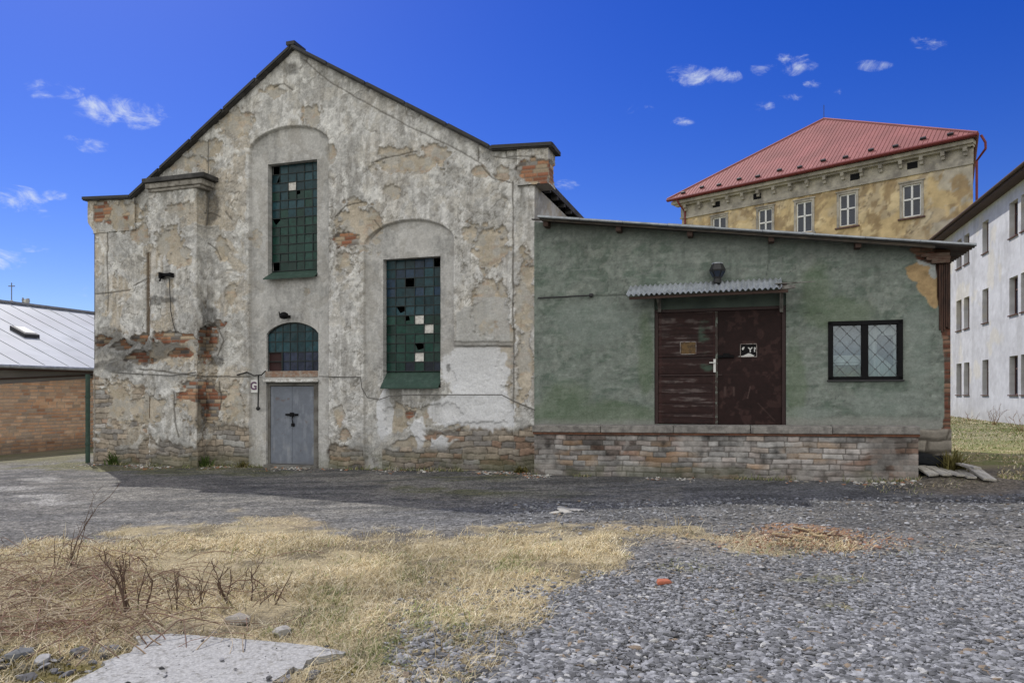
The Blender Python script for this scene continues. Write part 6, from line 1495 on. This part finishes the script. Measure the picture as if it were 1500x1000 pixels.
# arching dead brambles lying over the grass: nobody could count them
rg = random.Random(77); mb = MB()
for i in range(460):
    px_ = rg.triangular(-20, 420, 60); py_ = rg.uniform(806, 940); 
    if rg.random() < .5: px_, py_ = rg.choice((rg.uniform(-30, 170), rg.uniform(-30, 200))), rg.choice((rg.uniform(822, 880), rg.uniform(895, 950)))
    x, y, z = gp(px_, py_); a = rg.random() * 2 * PI; L_ = rg.uniform(.2, .75); hh = rg.uniform(.02, .12); pts = []; bend = rg.uniform(-1, 1)
    for k in range(7):
        t = k / 6; aa = a + bend * t; X_, Y_ = x + math.cos(aa) * L_ * t, y + math.sin(aa) * L_ * t; pts.append((X_, Y_, float(gh(X_, Y_)) + .03 + hh * math.sin(PI * t) * rg.uniform(.8, 1.2)))
    mb.cur = rg.choice(((.26, .19, .13), (.34, .27, .19), (.17, .11, .08), (.42, .35, .26), (.22, .13, .10)))
    mb.tube(pts, rg.uniform(.002, .0045), 4)
o = mb.build('dead_brambles', M['twig']); tag(o, 'tangle of dead bramble stems lying over the straw grass', 'brambles', None, 'stuff')
# leafy weeds at the foot of the wall
def weed(S_, O_, h, n, label, seed, dry=False):
    rg = np.random.default_rng(seed); x, y, _ = HALL.world(S_, O_, 0); z = float(gh(x, y)); r = np.abs(rg.normal(0, .10, n)); a = rg.random(n) * 2 * PI
    c = (np.array([.085, .13, .035]) if not dry else np.array([.13, .115, .04]))[None] * (.5 + .9 * rg.random(n))[:, None]
    me = blades_mesh('weed', x + r * np.cos(a), y + r * np.sin(a) * .5, h * (.4 + .6 * rg.random(n)), .02 + .025 * rg.random(n), c, .15 + .9 * rg.random(n), seed); me.transform(Matrix.Translation((-x, -y, -z)))
    o = link('weed', me, M['blade']); o.location = (x, y, z); tag(o, label, 'weed', 'weeds at the foot of the walls')
weed(HALL.s(304), .12, .30, 90, 'dark green weed in the corner between the buttress and the hall wall', 41)
weed(HALL.s(169), .10, .42, 70, 'loose green weed growing against the stone foot near the shed', 42)
weed(HALL.s(360), .12, .22, 60, 'small weed and dry stalks beside the recess of the grey door', 43, True)
weed(HALL.s(765), .15, .20, 70, 'mossy weed in the corner where the hall meets the platform', 44, True)
weed(HALL.s(1398, .2), .2, .45, 160, 'bushy weed at the corner of the annex by the planks', 45, True)

# ------------------------------------------------------------------ sky, sun, camera
SUN = Vector((-.5, .72, 1.0)).normalized()
elev = math.asin(SUN.z); azim = math.atan2(SUN.x, SUN.y)
w = bpy.data.worlds.new('World'); SC.world = w; w.use_nodes = True; N = w.node_tree.nodes; L = w.node_tree.links
bg = N['Background']; sky = N.new('ShaderNodeTexSky'); sky.sky_type = 'NISHITA'; sky.sun_disc = False; sky.sun_elevation = elev; sky.sun_rotation = azim; sky.air_density = SKY['air']; sky.dust_density = SKY['dust']; sky.ozone_density = SKY['ozone']
hs = N.new('ShaderNodeHueSaturation'); hs.inputs['Hue'].default_value = SKY['hue']; hs.inputs['Saturation'].default_value = SKY['sat']; hs.inputs['Value'].default_value = SKY['val']; L.new(sky.outputs[0], hs.inputs['Color']); tint = N.new('ShaderNodeMix'); tint.data_type = 'RGBA'; tint.blend_type = 'MULTIPLY'; tint.inputs[0].default_value = 1; tint.inputs[7].default_value = (*SKY['tint'], 1); L.new(hs.outputs[0], tint.inputs[6])
tc = N.new('ShaderNodeTexCoord'); D = tc.outputs['Generated']
def mth(op, a, b_=None, c_=None, cl=False):
    n = N.new('ShaderNodeMath'); n.operation = op; n.use_clamp = cl
    for i, q in enumerate((a, b_, c_)):
        if q is None: continue
        if isinstance(q, (int, float)): n.inputs[i].default_value = q
        else: L.new(q, n.inputs[i])
    return n.outputs[0]
def mrange(x, a, b, c=0., d=1.):
    n = N.new('ShaderNodeMapRange'); n.interpolation_type = 'SMOOTHSTEP'
    for i, q in zip((1, 2, 3, 4), (a, b, c, d)): n.inputs[i].default_value = q
    L.new(x, n.inputs[0]); return n.outputs[0]
sp = N.new('ShaderNodeSeparateXYZ'); L.new(D, sp.inputs[0]); dx, dy, dz_ = sp.outputs
# fair-weather wisps, each round its own compass direction and height
yy_ = mth('MAXIMUM', dy, .05); u = mth('DIVIDE', dx, yy_); v = mth('DIVIDE', dz_, yy_)
def noise(scale, detail, rough, st=(1, 1, 1), dist=0.):
    mp = N.new('ShaderNodeMapping'); mp.inputs['Scale'].default_value = st; L.new(D, mp.inputs[0]); n = N.new('ShaderNodeTexNoise'); n.inputs['Scale'].default_value = scale; n.inputs['Detail'].default_value = detail; n.inputs['Roughness'].default_value = rough; n.inputs['Distortion'].default_value = dist; L.new(mp.outputs[0], n.inputs['Vector']); return n.outputs[0]
nf = noise(22, 10, .68, (1, 1, 1.9), .6); nw = noise(60, 6, .6, (1, 1, 1.6), .3)
CL = [(72, 131, 54, 15, 1.15), (178, 164, 70, 26, 1.15), (135, 155, 30, 10, 1.0), (120, 212, 40, 14, .6), (22, 291, 46, 19, 1.3), (75, 286, 26, 8, .5), (45, 356, 40, 15, .8), (8, 379, 30, 16, 1.3), (60, 312, 20, 8, .3),
      (1012, 112, 36, 17, .8), (1063, 111, 24, 13, 1.05), (1121, 102, 22, 12, .8), (1170, 95, 40, 18, 1.05), (1190, 123, 15, 7, .75), (1110, 154, 34, 9, .7), (1281, 97, 32, 9, .75), (1362, 63, 32, 11, .9), (925, 159, 36, 9, .55), (830, 271, 20, 8, .8), (1232, 135, 12, 6, .35), (995, 178, 22, 7, .4), (1160, 142, 20, 6, .3), (126, 430, 14, 14, .35)]
acc = None
for cx_, cy_, rx, ry, st in CL:
    a = mth('MULTIPLY', mth('SUBTRACT', u, (cx_ - CX) / FP), FP / rx); b_ = mth('MULTIPLY', mth('SUBTRACT', v, (HY - cy_) / FP), FP / ry)
    b_ = mth('MULTIPLY_ADD', a, .18, b_)
    r = mth('ADD', mth('MULTIPLY', a, a), mth('MULTIPLY', b_, b_)); m = mth('MULTIPLY', mth('SUBTRACT', 1.25, r), st); acc = m if acc is None else mth('MAXIMUM', acc, m)
body = mth('MULTIPLY', mth('MAXIMUM', acc, 0.0), .40)
wisp = mth('ADD', body, mth('MULTIPLY_ADD', nf, 3.2, -1.68)); wisp = mth('ADD', wisp, mth('MULTIPLY_ADD', nw, .9, -.45))
wm = mth('MULTIPLY', mrange(wisp, .05, 1.25), mrange(acc, .0, .35)); wm = mth('MULTIPLY', wm, mrange(dy, .05, .2)); wm = mth('MULTIPLY', wm, .85)
# broken bright cloud added unseen behind the camera to fill the shaded walls
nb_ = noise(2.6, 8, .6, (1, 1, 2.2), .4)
fill_cover = mth('MULTIPLY', mrange(mth('ADD', nb_, mrange(dy, .25, -.45, 0, .42)), .60, .74), mrange(dz_, .0, .08)); fill_cover = mth('MULTIPLY', fill_cover, mrange(dy, .2, -.1))
mx = N.new('ShaderNodeMix'); mx.data_type = 'RGBA'; mx.inputs[7].default_value = (*[c * SKY['fill_cloud'] for c in (1.0, .985, .96)], 1); L.new(tint.outputs[2], mx.inputs[6]); L.new(fill_cover, mx.inputs[0])
mx2 = N.new('ShaderNodeMix'); mx2.data_type = 'RGBA'; mx2.inputs[7].default_value = (*[c * SKY['wisp'] for c in (.86, .93, 1.0)], 1); L.new(mx.outputs[2], mx2.inputs[6]); L.new(wm, mx2.inputs[0])
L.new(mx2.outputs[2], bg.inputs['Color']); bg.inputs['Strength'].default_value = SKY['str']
sl_ = bpy.data.lights.new('sun', 'SUN'); sl_.energy = SKY['sun']; sl_.angle = math.radians(.5); sl_.color = (1.0, .955, .89); so = bpy.data.objects.new('sun', sl_); C.objects.link(so); so.rotation_euler = SUN.to_track_quat('Z', 'Y').to_euler(); so.location = (-20, 30, 40)
cam = bpy.data.cameras.new('camera'); co = bpy.data.objects.new('camera', cam); C.objects.link(co); co.location = (0, 0, EYE); co.rotation_euler = (PI / 2, 0, 0); cam.sensor_width = 36; cam.lens = 36 * FP / 1500; cam.shift_y = (HY - 500) / 1500; cam.clip_end = 3000; cam.clip_start = .05; SC.camera = co
vs_ = SC.view_settings; SC.display_settings.display_device = 'sRGB'; vs_.view_transform = 'Standard'; vs_.look = 'None'; vs_.gamma = 1; vs_.exposure = SKY['exp']; vs_.use_curve_mapping = False
SC.cycles.max_bounces = 6; SC.cycles.transparent_max_bounces = 8
